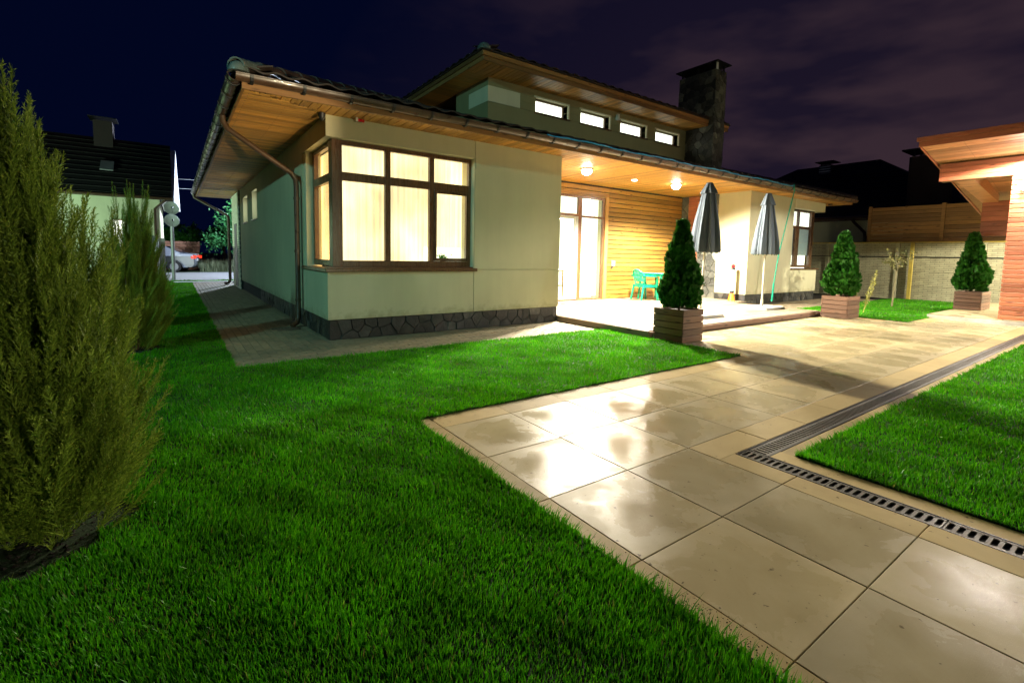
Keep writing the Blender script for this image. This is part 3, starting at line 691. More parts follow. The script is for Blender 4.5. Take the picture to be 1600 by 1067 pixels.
win_frame(bw, [(1.872, 1.915, 1.132, 2.262), (2.457, 2.498, 1.132, 2.262), (1.915, 2.457, 1.132, 1.18), (1.915, 2.457, 2.215, 2.262)], YW-0.012, YW+0.05, name='sash')
win_frame(bw, [(4.155, 4.20, FB, FT), (5.10, 5.20, FB, FT), (4.20, 5.10, FT-.06, FT), (4.20, 5.10, FB, FB+.09), (4.20, 5.10, TB0, TB1)], XL+0.12, XL+0.19, vert=True)
part('corner_post', MB().box(XL+0.10, XL+0.20, YW-0.02, YW+0.165, FB, FT, 0.004), 'frame', bw)
for a, b in ((0.432, 1.063), (1.148, 1.79), (1.87, 2.50)):
    part('pane', MB().box(a, b, YW+0.03, YW+0.036, TB1, FT-.06), 'glass', bw)
    part('pane', MB().box(a, b, YW+0.03, YW+0.036, FB+.09, TB0), 'glass', bw)
for z0, z1 in ((FB+.09, TB0), (TB1, FT-.06)): part('pane', MB().box(XL+0.15, XL+0.156, 4.20, 5.10, z0, z1), 'glass', bw)
part('reveal', MB().box(2.5465, 2.5485, YF+0.002, 4.3, ZS-0.03, ZB), 'plaster_light', bw); part('reveal', MB().box(XL+0.02, XL+0.25, 5.205, 5.357, ZS-0.029, ZB-.001), 'plaster_light', bw)
sl = MB(); sl.box(XL-0.035, 2.60, YF-0.045, YF+0.14, ZS-0.028, ZS+0.022, 0.006); sl.box(XL-0.035, XL+0.14, YF+0.14, 5.38, ZS-0.028, ZS+0.0215, 0.006); sl.box(XL+0.02, 2.545, YF+0.02, YF+0.25, ZS+0.022, FB)
part('sill', sl, 'frame', bw)
curtain(bw, 0.42, 1.83, FB, FT, 4.30, 'curtain'); curtain(bw, 1.83, 2.6, 1.36, FT, 4.33, 'curtain'); curtain(bw, 4.32, 5.5, FB, FT, 0.50, 'curtain_side', vert=True)
rm = MB(); rm.poly([(0.45, 4.75, 0.6), (4.1, 4.75, 0.6), (4.1, 4.75, ZT), (0.45, 4.75, ZT)], [(0, 1, 2, 3)]); part('room_wall', rm, 'litroom', bw)
part('inner_sill', MB().box(0.45, 2.6, 4.08, 4.26, 1.0, 1.12), 'white', bw)

# right corner window
rw = part('window', MB().box(XB1-0.22, XB1-0.13, YF+0.11, YF+0.20, 1.04, ZB), 'frame', house, label='narrow corner window at the far right end')
y0 = 3.99
win_frame(rw, [(13.712, 13.75, FB, ZB), (14.29, 14.36, 2.32, 2.76), (15.16, 15.24, FB, ZB), (13.75, 15.16, 2.76, ZB), (13.75, 15.16, FB, FB+.08), (13.75, 15.16, 2.24, 2.32), (14.13, 14.38, FB+.08, 2.24)], y0, y0+0.07)
for a, b, z0, z1 in ((13.75, 14.29, 2.32, 2.76), (14.36, 15.16, 2.32, 2.76), (13.75, 14.13, FB+.08, 2.24), (14.38, 15.16, FB+.08, 2.24)): part('pane', MB().box(a, b, y0+.03, y0+.036, z0, z1), 'glass', rw)
curtain(rw, 13.72, 15.26, 2.26, 2.82, 4.10, 'curtain_white', amp=0.012, wl=0.19)
part('blind', MB().box(13.72, 15.26, 4.08, 4.09, 1.42, 2.26), 'litgrey', rw)
part('room_wall', MB().box(13.72, 15.26, 4.16, 4.17, 0.9, 2.3), 'litwhite', rw)
part('sill', MB().box(13.70, 15.55, YF-0.045, YF+0.25, ZS-0.028, ZS+0.022, 0.006), 'frame', rw)
win_frame(rw, [(4.155, 4.2, FB, ZB), (5.5, 5.6, FB, ZB), (4.2, 5.5, FB, FB+.08), (4.2, 5.5, 2.24, 2.32), (4.2, 5.5, 2.76, ZB)], XB1-0.2, XB1-0.13, vert=True)

# small left wall windows
for a, b in ((10.55, 11.45), (12.45, 13.45)):
    sw = part('window', MB().box(XL+0.14, XL+0.19, a, a+0.05, 2.05, 2.80), 'frame', house, label='small high window on the shaded side wall')
    win_frame(sw, [(b-.05, b, 2.05, 2.8), (a+.05, b-.05, 2.05, 2.1), (a+.05, b-.05, 2.75, 2.8)], XL+0.14, XL+0.19, vert=True)
    part('pane', MB().box(XL+0.16, XL+0.166, a+.05, b-.05, 2.1, 2.75), 'glass', sw); part('blind', MB().box(XL+0.2, XL+0.21, a, b, 2.05, 2.8), 'litwhite', sw)
    part('sill', MB().box(XL-0.03, XL+0.14, a-.03, b+.03, 2.03, 2.052), 'frame', sw)
# brick pilaster at the far end of the side wall
pi = part('pilaster', MB().box(XL-0.02, XL+0.25, 14.3, 16.4, -0.02, ZT), 'mortar', house, label='pale brick corner pier at the back')
MT['palebrick'] = m_stone('pale_brick', (0.3, 0.29, 0.25), (0.45, 0.43, 0.38), 12, 0.8)
pb = MB()
for j in range(41):
    for i in range(9):
        a = 14.3+0.25*i+(0.12 if j % 2 else 0); b = min(a+0.24, 16.4)
        if b-a > .05: pb.box(XL-0.045, XL-0.02, a, b, 0.01+0.075*j, 0.075*(j+1))
o = part('brick', pb, 'palebrick', pi); o['kind'] = 'stuff'
part('door', MB().box(XL-0.05, XL-0.03, 14.9, 15.7, 0.05, 2.1), 'black', pi)

# soffits ------------------------------------------------------------
sfb = MB(); sfb.box(EX0+0.01, EX1-0.01, EY0+0.01, 6.2, ZT+0.022, ZT+0.05); sfb.box(EX0+0.01, XL+0.3, 6.2, EY1, ZT+0.022, ZT+0.0502); sfb.box(XB1-0.3, EX1-0.01, 6.2, 9, ZT+0.022, ZT+0.0502)
sof = part('soffit', sfb, 'fascia', house)
def mit(x):  # mitre line from eave corner to wall corner (left) and right end
    return EY0+(x-EX0)*(YF-EY0)/(XL-EX0)
bwid = 0.118
def soffit_board_y(x0, y0, y1):
    w = bwid-0.007; l = round(y1-y0, 3); key = ('sy', l)
    if key not in tile_cache:
        mb = MB().box(0, w, 0, l, 0, 0.018, 0.0035)
        for yy in ([0.06, l-0.06] if l < 1.2 else [0.06, l*0.2, l*0.4, l*0.6, l*0.8, l-0.06]):   # nail heads
            mb.box(w/2-0.007, w/2+0.007, yy-0.007, yy+0.007, -0.0015, 0.001)
        me = mb.mesh('soffit_board', 'soffit')
        me.materials.append(MT['black'])
        nb = 26
        for i, p in enumerate(me.polygons):
            if i >= nb: p.material_index = 1
        tile_cache[key] = me
    part('soffit_board', tile_cache[key], None, sof, (x0, y0, ZT))
x = EX0+0.05; ns_ = 0
while x < EX1-0.02:
    if x < XL: ye = mit(x+bwid/2)
    elif x < XR-0.01 or x > XB0: ye = YF+0.02
    else: ye = YB+0.02
    if x > XB1: ye = YF+0.02-(x-XB1)*(YF-EY0)/(EX1-XB1)
    if ye-EY0 > 0.05: soffit_board_y(x, EY0, ye)
    x += bwid; ns_ += 1
def soffit_board_x(y, x0, x1):
    w = bwid-0.007; l = round(x1-x0, 3); key = ('sx', l)
    if key not in tile_cache:
        mb = MB().box(0, l, 0, w, 0, 0.018, 0.0035)
        for xx in (0.06, l*0.5, l-0.06): mb.box(xx-0.006, xx+0.006, w/2-0.006, w/2+0.006, -0.0015, 0.001)
        me = mb.mesh('soffit_board', 'soffit_x'); me.materials.append(MT['black'])
        for i, p in enumerate(me.polygons):
            if i >= 26: p.material_index = 1
        tile_cache[key] = me
    part('soffit_board', tile_cache[key], None, sof, (x0, y, ZT))
y = EY0
while y < EY1-0.05:
    if y < YF: xe = EX0+(y-EY0+bwid/2)/(YF-EY0)*(XL-EX0); x0 = EX0
    else: xe = XL+0.02; x0 = EX0
    if xe-x0 > 0.08: soffit_board_x(y, x0, xe)
    y += bwid
y = EY0
while y < 8:
    xs_ = XB1-0.02 if y > YF else EX1-(y-EY0+bwid/2)/(YF-EY0)*(EX1-XB1)
    if EX1-xs_ > 0.08: soffit_board_x(y, xs_, EX1)
    y += bwid
# fascia and gutters
fz0, fz1 = ZT-0.012, ZT+0.10
part('fascia', MB().box(EX0-0.03, EX1+0.03, EY0-0.03, EY0, fz0, fz1), 'fascia', house)
part('fascia', MB().box(EX0-0.03, EX0, EY0, EY1, fz0, fz1), 'fascia_y', house)
part('fascia', MB().box(EX1, EX1+0.03, EY0, EY1, fz0, fz1), 'fascia_y', house)
def gutter(axis, a0, a1, c, sgn, z, r=0.073):
    # half-round trough running along axis, centre line at c
    mb = MB(); n = 10; out_, inn = [], []
    for k in range(n+1):
        t_ = math.pi*k/n; out_.append((c+sgn*r*math.cos(t_), z-r*math.sin(t_))); inn.append((c+sgn*(r-.005)*math.cos(t_), z-(r-.005)*math.sin(t_)))
    pts = out_+inn[::-1]; m = len(pts)
    for a, b in ((a0, a1),):
        A = [(a, p[0], p[1]) if axis == 'x' else (p[0], a, p[1]) for p in pts]; B = [(b, p[0], p[1]) if axis == 'x' else (p[0], b, p[1]) for p in pts]
        mb.poly(A+B, [(i, (i+1) % m, m+(i+1) % m, m+i) for i in range(m)]+[tuple(range(m)), tuple(range(2*m-1, m-1, -1))])
    path_ = [(0, c+sgn*r, z+0.004)]
    rim = [(a0, c+sgn*r, z), (a1, c+sgn*r, z)] if axis == 'x' else [(c+sgn*r, a0, z), (c+sgn*r, a1, z)]
    mb.tube(rim, 0.009, 6)
    go = part('gutter', mb, 'gutter', house, smooth=True)
    bm = MB()
    arc = [(0, sgn*(r+.008)*math.cos(math.pi*k/8), -(r+.008)*math.sin(math.pi*k/8)) for k in range(9)]
    for s_ in range(8):
        p, q = arc[s_], arc[s_+1]
        vs = []
        for w in (-0.017, 0.017):
            for pt in (p, q):
                vs.append((w, pt[1], pt[2]) if axis == 'x' else (pt[1], w, pt[2]))
                k2 = (r+.018)/(r+.008); vs.append((w, pt[1]*k2, pt[2]*k2) if axis == 'x' else (pt[1]*k2, w, pt[2]*k2))
        bm.poly(vs, [(0, 2, 3, 1), (4, 5, 7, 6), (1, 3, 7, 5), (0, 4, 6, 2)])
    me = bm.mesh('bracket', 'black')
    n = int((a1-a0)/0.56)
    for k in range(n+1):
        a = a0+0.16+k*0.56
        if a < a1: part('bracket', me, None, go, (a, c, z) if axis == 'x' else (c, a, z))
    return go
GZ = 3.222
gut = gutter('x', EX0-0.10, EX1+0.1, EY0-0.10, -1, GZ)
gutter('y', EY0-0.10, EY1, EX0-0.10, -1, GZ); gutter('y', EY0-0.1, EY1, EX1+0.10, 1, GZ)

# roof ---------------------------------------------------------------
RZ = 3.255; ox0, ox1, oy0, oy1 = EX0-0.06, EX1+0.06, EY0-0.06, EY1+0.06
def hip(ox0, ox1, oy0, oy1, z0, tan, th=0.05):
    h = min(ox1-ox0, oy1-oy0)/2; zt = z0+h*tan
    if ox1-ox0 >= oy1-oy0: r0, r1 = (ox0+h, (oy0+oy1)/2, zt), (ox1-h, (oy0+oy1)/2, zt)
    else: r0, r1 = ((ox0+ox1)/2, oy0+h, zt), ((ox0+ox1)/2, oy1-h, zt)
    b = [(ox0, oy0, z0), (ox1, oy0, z0), (ox1, oy1, z0), (ox0, oy1, z0)]
    bl = [(p[0], p[1], z0-th) for p in b]; vs = b+[r0, r1]+bl
    if ox1-ox0 >= oy1-oy0: f = [(0, 1, 5, 4), (1, 2, 5), (2, 3, 4, 5), (3, 0, 4)]
    else: f = [(0, 1, 4), (1, 2, 5, 4), (2, 3, 5), (3, 0, 4, 5)]
    f += [(0, 6, 7, 1), (1, 7, 8, 2), (2, 8, 9, 3), (3, 9, 6, 0), (9, 8, 7, 6)]
    return MB().poly(vs, f)
roof = part('roof', hip(ox0, ox1, oy0, oy1, RZ, TAN), 'rooftile', house)
def s_tile(axis, sgn, tan, w=0.3, l=0.4, amp=0.017, th=0.012):
    # one S-profile tile: profile across w, sloping up along l
    mb = MB(); n = 10; vs = []
    for j, (s_, z_) in enumerate(((0, 0.045), (1, 0.030+l*tan))):
        for i in range(n+1):
            u = w*i/n-w/2; zz = amp*math.sin(2*math.pi*i/n+0.6)+z_
            for t_ in (0, -th*1.6): vs.append((u, s_*l*1.03, zz+t_))
    m = 2*(n+1); f = []
    for i in range(n):
        a = 2*i; f += [(a, a+2, m+a+2, m+a), (a+1, m+a+1, m+a+3, a+3), (a, a+1, a+3, a+2), (m+a, m+a+2, m+a+3, m+a+1)]
    f += [(0, m, m+1, 1), (2*n, 2*n+1, m+2*n+1, m+2*n)]
    if axis == 'y': vs = [(v_, -u, z) for u, v_, z in vs]
    if sgn < 0: vs = [(-a, b, z) if axis == 'y' else (a, -b, z) for a, b, z in vs]; f = [t_[::-1] for t_ in f]
    mb.poly(vs, f); return mb.mesh('roof_tile', 'rooftile', True)
tf = s_tile('x', 1, TAN); tl_ = s_tile('y', 1, TAN)
nx_ = int((ox1-ox0-0.1)/0.29)
for r_ in range(2):
    for i in range(nx_):
        x = ox0+0.2+0.29*i
        if x < ox0+0.38*r_+0.1: continue
        part('roof_tile', tf, None, roof, (x, oy0-0.05+0.38*r_, RZ+(-0.03+0.38*r_)*TAN+0.02))
for i in range(44):
    y = oy0+0.2+0.29*i; part('roof_tile', tl_, None, roof, (ox0-0.05, y, RZ-0.03*TAN+0.02))
# hip caps running up from the corner
cap = MB(); pr = [(0.115*math.cos(math.pi*k/8), 0.115*math.sin(math.pi*k/8)) for k in range(9)]; pr2 = [(a*0.87, b*0.87) for a, b in pr]
pts = pr+pr2[::-1]; m = len(pts); cap.poly([(0, p[0], p[1]) for p in pts]+[(0.42, p[0]*0.86, p[1]*0.86) for p in pts], [(i, (i+1) % m, m+(i+1) % m, m+i) for i in range(m)]+[tuple(range(m))[::-1], tuple(range(m, 2*m))])
capm = cap.mesh('ridge_cap', 'capgrey', True); capd = cap.mesh('ridge_cap', 'rooftile', True)
hipdir = Vector((1, 1, TAN)).normalized(); hr = Vector((1, 0, 0)).rotation_difference(hipdir).to_euler()
capb = MB(); capb.lathe([(0.118, 0), (0.11, 0.03), (0.07, 0.07), (0.02, 0.085)], seg=16)
for k in range(16):
    p = Vector((ox0-0.03, oy0-0.03, RZ+0.035))+hipdir*0.38*k
    part('ridge_cap', capm if k == 0 else capd, None, roof, p, hr)
part('hip_end', MB().lathe([(0.112, 0.0), (0.108, 0.04), (0.085, 0.085), (0.045, 0.112), (0.005, 0.12)], seg=16), 'capgrey', roof, (ox0-0.0, oy0-0.0, RZ+0.0), smooth=True)
hipdir2 = Vector((-1, 1, TAN)).normalized(); hr2 = Vector((1, 0, 0)).rotation_difference(hipdir2).to_euler()
for k in range(14): part('ridge_cap', capd, None, roof, Vector((ox1+0.03, oy0-0.03, RZ+0.03))+hipdir2*0.38*k, hr2)

# clerestory -----------------------------------------------------------
CZ0, CZ1, CX0, CX1 = 3.7, 5.089, 4.13, 11.3
wins = [(5.44, 6.44), (6.88, 7.90), (8.34, 9.37), (9.81, 10.84)]
cw = MB(); zz0, zz1 = 4.585, 4.915
cw.box(CX0, 12.0, YB, YB+0.25, CZ0, zz0-0.004)
cw.box(CX0, 12.0, YB, YB+0.25, zz1+0.004, CZ1)
xsx = [CX0]+[v for w in wins for v in w]+[12.0]
for i in range(0, len(xsx), 2):
    a, b = xsx[i], xsx[i+1]
    if i == 0: cw.box(a, 5.0, YB, YB+0.25, zz0, zz1); cw.box(5.012, b, YB, YB+.25, zz0+.004, 4.745); cw.box(5.012, b, YB, YB+.25, 4.755, zz1-.004)
    else: cw.box(a, b, YB, YB+.25, zz0+.004, 4.745); cw.box(a, b, YB, YB+.25, 4.755, zz1-.004)
    cw.box(a, b, YB+0.012, YB+.25, zz0-.004, zz1+.004)
cw.box(CX0, CX0+0.25, YB+0.25, 7.45, CZ0, CZ1); cw.box(CX0+0.9, CX0+1.1, 7.45, 12, CZ0, CZ1)
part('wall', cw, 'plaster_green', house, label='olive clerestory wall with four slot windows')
pn = MB(); pn.box(CX0-0.008, 4.995, YB-0.008, YB, zz0, zz1); pn.box(CX0-0.008, CX0, YB, 6.83, zz0, zz1)
part('panel', pn, 'plaster_light', house, label='paler render panel at the clerestory corner')
for a, b in wins:
    cwn = part('window', MB().box(a+.07, b-.03, YB+0.10, YB+0.15, zz0, zz0+.03), 'frame', house, label='small lit clerestory slot window')
    win_frame(cwn, [(a+.03, a+.07, zz0, zz1), (b-.07, b-.03, zz0+.03, zz1), (a+.07, b-.07, zz1-.03, zz1)], YB+.10, YB+.15)
    part('pane', MB().box(a+.07, b-.07, YB+.125, YB+.13, zz0+.03, zz1-.03), 'glass', cwn); part('blind', MB().box(a, b, YB+.19, YB+.20, zz0, zz1), 'litwhite', cwn)
    r_ = MB(); r_.box(a-.05, b+.05, YB-.025, YB-.002, zz1, zz1+.035); r_.box(b, b+.05, YB-.025, YB-.002, zz0-.02, zz1); part('surround', r_, 'plaster_light', cwn)
    part('sill', MB().box(a-.03, b+.06, YB-.04, YB+.1, zz0-.03, zz0), 'frame', cwn)
# clerestory eave
cx0, cx1, cy0, cy1 = 3.572, 12.25, 5.305, 13.0
csb = MB().box(cx0+.005, cx1-.005, cy0+.005, cy1, CZ1+.02, CZ1+.04)
cs = part('soffit', csb, 'fascia', house, label='clerestory eave boarding')
x = cx0+0.02; cb_y = MB().box(0, 0.105, 0, YB+0.02-cy0, 0, 0.018, 0.0035).mesh('soffit_board', 'soffit')
while x < cx1-0.1: part('soffit_board', cb_y, None, cs, (x, cy0, CZ1)); x += 0.112
cb_x = MB().box(0, 0, 0, 0, 0, 0)
cbx = MB().box(0, CX0+0.02-cx0, 0, 0.105, 0, 0.018, 0.0035).mesh('soffit_board', 'soffit_x'); y = YB+0.03
while y < cy1-0.1: part('soffit_board', cbx, None, cs, (cx0, y, CZ1)); y += 0.112
for nm, a in (('fascia', 0), ('fascia', 1)):
    fz = CZ1-0.01+a*0.092
    part('fascia', MB().box(cx0-.025-.02*a, cx1, cy0-.025-.02*a, cy0-.001, fz, fz+.086, .003), 'fascia', house)
    part('fascia', MB().box(cx0-.025-.02*a, cx0-.001, cy0, cy1, fz, fz+.086, .003), 'fascia_y', house)
croof = part('roof', hip(cx0-.07, cx1+.05, cy0-.07, cy1, CZ1+0.205, TAN*0.75, 0.03), 'rooftile', house, label='upper clerestory roof')
for i in range(29): part('roof_tile', tf, None, croof, (cx0+0.08+0.3*i, cy0-0.09, CZ1+0.185))
for i in range(16): part('roof_tile', tl_, None, croof, (cx0-0.09, cy0+0.1+0.3*i, CZ1+0.185))
part('hip_end', MB().lathe([(0.14, 0.0), (0.135, 0.05), (0.10, 0.11), (0.05, 0.14), (0.005, 0.15)], seg=16), 'capgrey', croof, (cx0+0.02, cy0+0.02, CZ1+0.19), smooth=True)

# chimney ---------------------------------------------------------------
CHX0, CHX1, CHY0, CHY1, CHZ = 11.205, 11.76, 5.10, 6.32, 6.66
chim = part('chimney', MB().box(CHX0+0.03, CHX1-.03, CHY0+.03, CHY1-.03, ZT, CHZ-.002), 'mortar', house, label='tall dark stone chimney with a flat metal cap')
stones(chim, (CHX0+.03, CHY1, 3.3), (0, -1, 0), CHY1-CHY0-.01, CHZ-3.3, 0.17, (-1, 0, 0), 'stone_ch', 0.03)
stones(chim, (CHX0+.01, CHY0+.03, 3.3), (1, 0, 0), CHX1-CHX0-.02, CHZ-3.3, 0.16, (0, -1, 0), 'stone_ch', 0.03)
cp = MB(); cp.box(CHX0-.08, CHX1+.08, CHY0-.08, CHY1+.08, CHZ+.17, CHZ+.20)
for a in (CHX0+.05, CHX1-.09):
    for b in (CHY0+.05, CHY1-.09, (CHY0+CHY1)/2): cp.box(a, a+.04, b, b+.04, CHZ, CHZ+.17)
part('chimney_cap', cp, 'black', chim)
part('flue_plate', MB().box(CHX0-.002, CHX0+.09, CHY0-.004, CHY0+.01, CHZ-.02, CHZ+.168), 'dishm', chim)
fp = part('fireplace', MB().box(CHX0+.03, CHX0+.3, 4.797, YB+.03, DZ, ZT), 'mortar', house, label='stone fireplace side under the terrace roof')
stones(fp, (CHX0+.03, YB, DZ), (0, -1, 0), YB-5.78, ZT-DZ, 0.15, (-1, 0, 0), 'stone_ch', 0.03)
stones(fp, (CHX0+.03, 5.42, DZ), (0, -1, 0), 5.42-4.80, ZT-DZ, 0.16, (-1, 0, 0), 'stone_ch', 0.03)
rb = MB().box(-0.03, 0, 0, 0.36, 0, 0.128, 0.004).mesh('board', 'red')
for k in range(22): part('board', rb, None, fp, (CHX0+.03, 5.42, DZ+0.01+0.135*k))

# terrace cladding and door --------------------------------------------
cl = part('cladding', MB().box(XR, 6.15, YB+.012, YB+.03, DZ, ZT).box(7.87, XB0, YB+.012, YB+.03, DZ, ZT).box(6.15, 7.87, YB+.012, YB+.03, 2.81, ZT), 'mortar', house, label='horizontal honey pine cladding on the terrace wall')
pitch = 0.1235; rows = int((ZT-DZ)/pitch)
c_long = MB().box(0, 2.98, -0.022, 0, 0, pitch-0.012, 0.004)
def clad_board(x0, x1, z):
    key = ('cl', round(x1-x0, 3))
    if key not in tile_cache:
        l = x1-x0; mb = MB().box(0, l, -0.022, 0, 0, pitch-0.017, 0.0045); nb = 26
        k = 0.05
        while k < l:
            for zz in (0.03, pitch-0.045): mb.box(k-.005, k+.005, -0.0235, -0.021, zz-.005, zz+.005)
            k += 0.62
        me = mb.mesh('board', 'clad'); me.materials.append(MT['black'])
        for i, p in enumerate(me.polygons):
            if i >= nb: p.material_index = 1
        tile_cache[key] = me
    part('board', tile_cache[key], None, cl, (x0, YB+0.012, z))
DXL, DXR, DT = 6.16, 7.86, 2.80
for r_ in range(rows+1):
    z = DZ+0.006+pitch*r_
    if z+pitch > ZT+0.02: break
    if z > DT+0.03: clad_board(XR+.01, 8.0, z)
    else: clad_board(XR+.01, 6.10, z)
    if z > DT+.03: clad_board(8.0, XB0, z)
    else: clad_board(8.0, XB0, z)
part('trim', MB().box(DXR+.005, 7.985, YB-.03, YB+.01, DZ, DT+.03, .004), 'clad_z', cl)
part('trim', MB().box(6.10, DXR, YB-.03, YB+.01, DT, DT+.04, .004), 'clad', cl)
dr = part('glass_door', MB().box(DXL, DXL+.05, YB-.01, YB+.06, DZ+.03, DT), 'frame', house, label='glazed terrace door with side light and transoms')
win_frame(dr, [(6.90, 7.03, DZ+.04, 2.74), (7.79, DXR, DZ+.04, 2.74), (DXL+.05, DXR, 2.74, DT), (DXL+.05, DXR, DZ, DZ+.04), (DXL+.05, 6.90, 2.27, 2.33), (7.03, 7.79, 2.25, 2.30)], YB-.01, YB+.06)
win_frame(dr, [(6.79, 6.898, DZ+.04, 2.27), (6.21, 6.25, DZ+.04, 2.27), (6.25, 6.79, DZ+.04, DZ+.12), (6.25, 6.79, 2.20, 2.27)], YB-.02, YB+.04, 'upvc', 'door_leaf')
part('handle', MB().tube([(6.85, YB-.03, 1.08), (6.85, YB-.06, 1.08), (6.78, YB-.06, 1.08)], .01, 6), 'grey', dr)
for a, b, z0, z1 in ((6.25, 6.79, DZ+.12, 2.20), (7.03, 7.79, DZ+.04, 2.25), (DXL+.05, 6.90, 2.33, 2.74), (7.03, 7.79, 2.30, 2.74)): part('pane', MB().box(a, b, YB+.02, YB+.026, z0, z1), 'glass', dr)
curtain(dr, 7.06, 7.70, DZ+.05, 2.76, YB+.24, 'curtain_white', amp=0.02, wl=0.13)
part('room_wall', MB().box(5.0, 11.0, YB+.9, YB+.91, 0, 2.9), 'litroom', dr)
part('room_floor', MB().box(5.0, 11, YB+.1, YB+.9, DZ-.05, DZ), 'deck', dr)
sh = MB()
for z in (0.45, 0.85): sh.box(6.3, 6.95, YB+.55, YB+.8, z, z+.03)
for a in (6.3, 6.92): sh.box(a, a+.03, YB+.55, YB+.58, DZ, .85)
part('shelf', sh, 'clad', dr)

# downpipes -------------------------------------------------------------
def pipe(pts, r=0.042): return MB().tube(pts, r, 10)
dp = part('downpipe', pipe([(EX0-.10, 5.05, GZ-.06), (EX0-.10, 5.08, 3.08), (EX0-.04, 5.15, 3.0), (0.02, 5.38, 2.50), (0.09, 5.40, 2.40), (0.10, 5.40, 2.30), (0.10, 5.40, 0.16), (0.07, 5.37, 0.08), (-0.02, 5.31, 0.035)]), 'gutter', house, smooth=True)
for z in (2.1, 1.25, 0.45): part('collar', MB().lathe([(0.049, -.02), (0.049, .02)], (0.10, 5.40, z), 10), 'gutter', dp)
dp2 = part('downpipe', pipe([(EX0-.10, 17.2, GZ-.06), (EX0-.08, 17.2, 3.05), (0.02, 17.0, 2.5), (0.08, 16.95, 2.4), (0.08, 16.95, .15), (0.02, 16.9, .06), (-.1, 16.85, .05)], 0.05), 'gutter', house, smooth=True)
# small fittings
part('junction_box', MB().box(EX1-.62, EX1-.55, EY0+.32, EY0+.42, ZT-.05, ZT), 'gutter', house)

# deck ---------------------------------------------------------------------
deck = thing('timber_deck', 'weathered plank terrace deck under the pine soffit', 'deck', (7.5, 3.8, 0))
db = MB(); db.box(XR+.02, 10.53, 1.77, YB, -0.05, DZ-.03); db.box(10.53, XB0+.05, YF-.1, YB, -.05, DZ-.031)
part('subframe', db, 'black', deck)
y = 1.755; seam = [7.2, 8.6, 6.2]; k = 0; dk = {}
while y < YB-0.02:
    x0 = XR+.03 if y < YF-.05 else XR+.003
    x1 = 10.545 if y < YF-.12 else XB0+.02
    s_ = seam[k % 3]
    for a, b in ((x0, s_-.002), (s_+.002, x1)):
        key = round(b-a, 3)
        if key not in dk:
            mb = MB().box(0, b-a, 0, .133, -.03, 0, .004); nb = 26; q = .06
            while q < b-a:
                for yy in (.03, .103): mb.box(q-.005, q+.005, yy-.005, yy+.005, -.001, .0012)
                q += .6
            me = mb.mesh('plank', 'deck'); me.materials.append(MT['black'])
            for i, p in enumerate(me.polygons):
                if i >= nb: p.material_index = 1
            dk[key] = me
        part('plank', dk[key], None, deck, (a, y, DZ+random.uniform(-.001, .001)))
    y += .1395; k += 1
part('edge_board', MB().box(XR+.03, 10.545, 1.725, 1.750, 0.012, DZ-.016, .003), 'deckedge', deck)
part('edge_board', MB().box(XR+.003, XR+.027, 1.725, YF+.03, 0.005, DZ-.006, .003), 'deckedge_y', deck)
part('edge_board', MB().box(10.55, 10.575, 1.725, YF-.12, 0.012, DZ-.006, .003), 'deckedge_y', deck)
part('step_sill', MB().box(10.25, 10.7, 1.70, 1.722, 0.012, .085, .003), 'deckedge', deck)

# ================================================================== LAMPS
LIGHTC = (1.0, 0.90, 0.72)
def soffit_lamp(loc, label, power, mat='lampglass', col=LIGHTC, grp=None, r=0.11, aim_y=0.0, blend=0.1):
    t = thing('soffit_lamp', label, 'lamp', loc, grp)
    part('base_ring', MB().lathe([(r+.02, -.03), (r+.02, 0)], seg=24), 'grey', t, local=True, smooth=True)
    part('glass_dome', MB().lathe([(r*.1, -.135), (r*.5, -.125), (r*.8, -.10), (r*.97, -.06), (r, -.03)], seg=24), mat, t, local=True, smooth=True)
    if power: point_light('lamp_light', Vector(loc)+Vector((0, 0, -.17)), power, col, r*.8, t, 166, Vector(loc)+Vector((0, aim_y, -3)), blend)
    return t
soffit_lamp((5.66, 4.47, ZT), 'round glowing soffit lamp above the glazed terrace door', 3900, grp='terrace soffit lamps', aim_y=-.8, blend=.55)
soffit_lamp((8.78, 4.50, ZT), 'round glowing soffit lamp near the stone fireplace, above the green chair', 3900, grp='terrace soffit lamps', aim_y=-.8, blend=.55)
solo('downlight', MB().lathe([(0.06, -.012), (0.065, 0)], (7.57, 4.80, ZT), 16), 'lamppink', 'small flat recessed spotlight in the soffit between the two bright lamps', 'lamp', loc=(7.57, 4.8, ZT))
solo('wall_light_box', MB().box(8.12, 8.21, YB-.09, YB-.015, 4.86, 5.02, .008), 'white', 'small white box fixed to the clerestory wall between slot windows', 'sensor box', loc=(8.16, YB, 4.94))
sen = thing('security_light', 'dark domed lamp under the eave at the house corner', 'lamp', (XL-.06, YF-.05, ZT))
part('body', MB().lathe([(0.012, -.11), (.035, -.08), (.045, -.05), (.05, -.01), (.03, 0)], seg=14), 'black', sen, local=True, smooth=True)
cam_ = thing('eave_sensor', 'small dark red sensor under the front eave near the corner', 'sensor', (0.62, YF-.1, ZT))
part('body', MB().tube([(-.05, 0, -.03), (.06, 0, -.03)], .02, 10), 'redp', cam_, local=True); part('bracket', MB().box(-.06, -.03, -.02, .02, -.05, 0), 'white', cam_, local=True)
sk = thing('outdoor_socket', 'white socket box on the honey cladding beside the terrace door', 'socket', (8.22, YB-.01, 1.07))
part('box', MB().box(-.045, .045, -.05, 0, -.06, .08, .008), 'white', sk, local=True); part('plug', MB().tube([(-.03, -.03, -.05), (-.07, -.035, -.13)], .018, 8), 'black', sk, local=True)

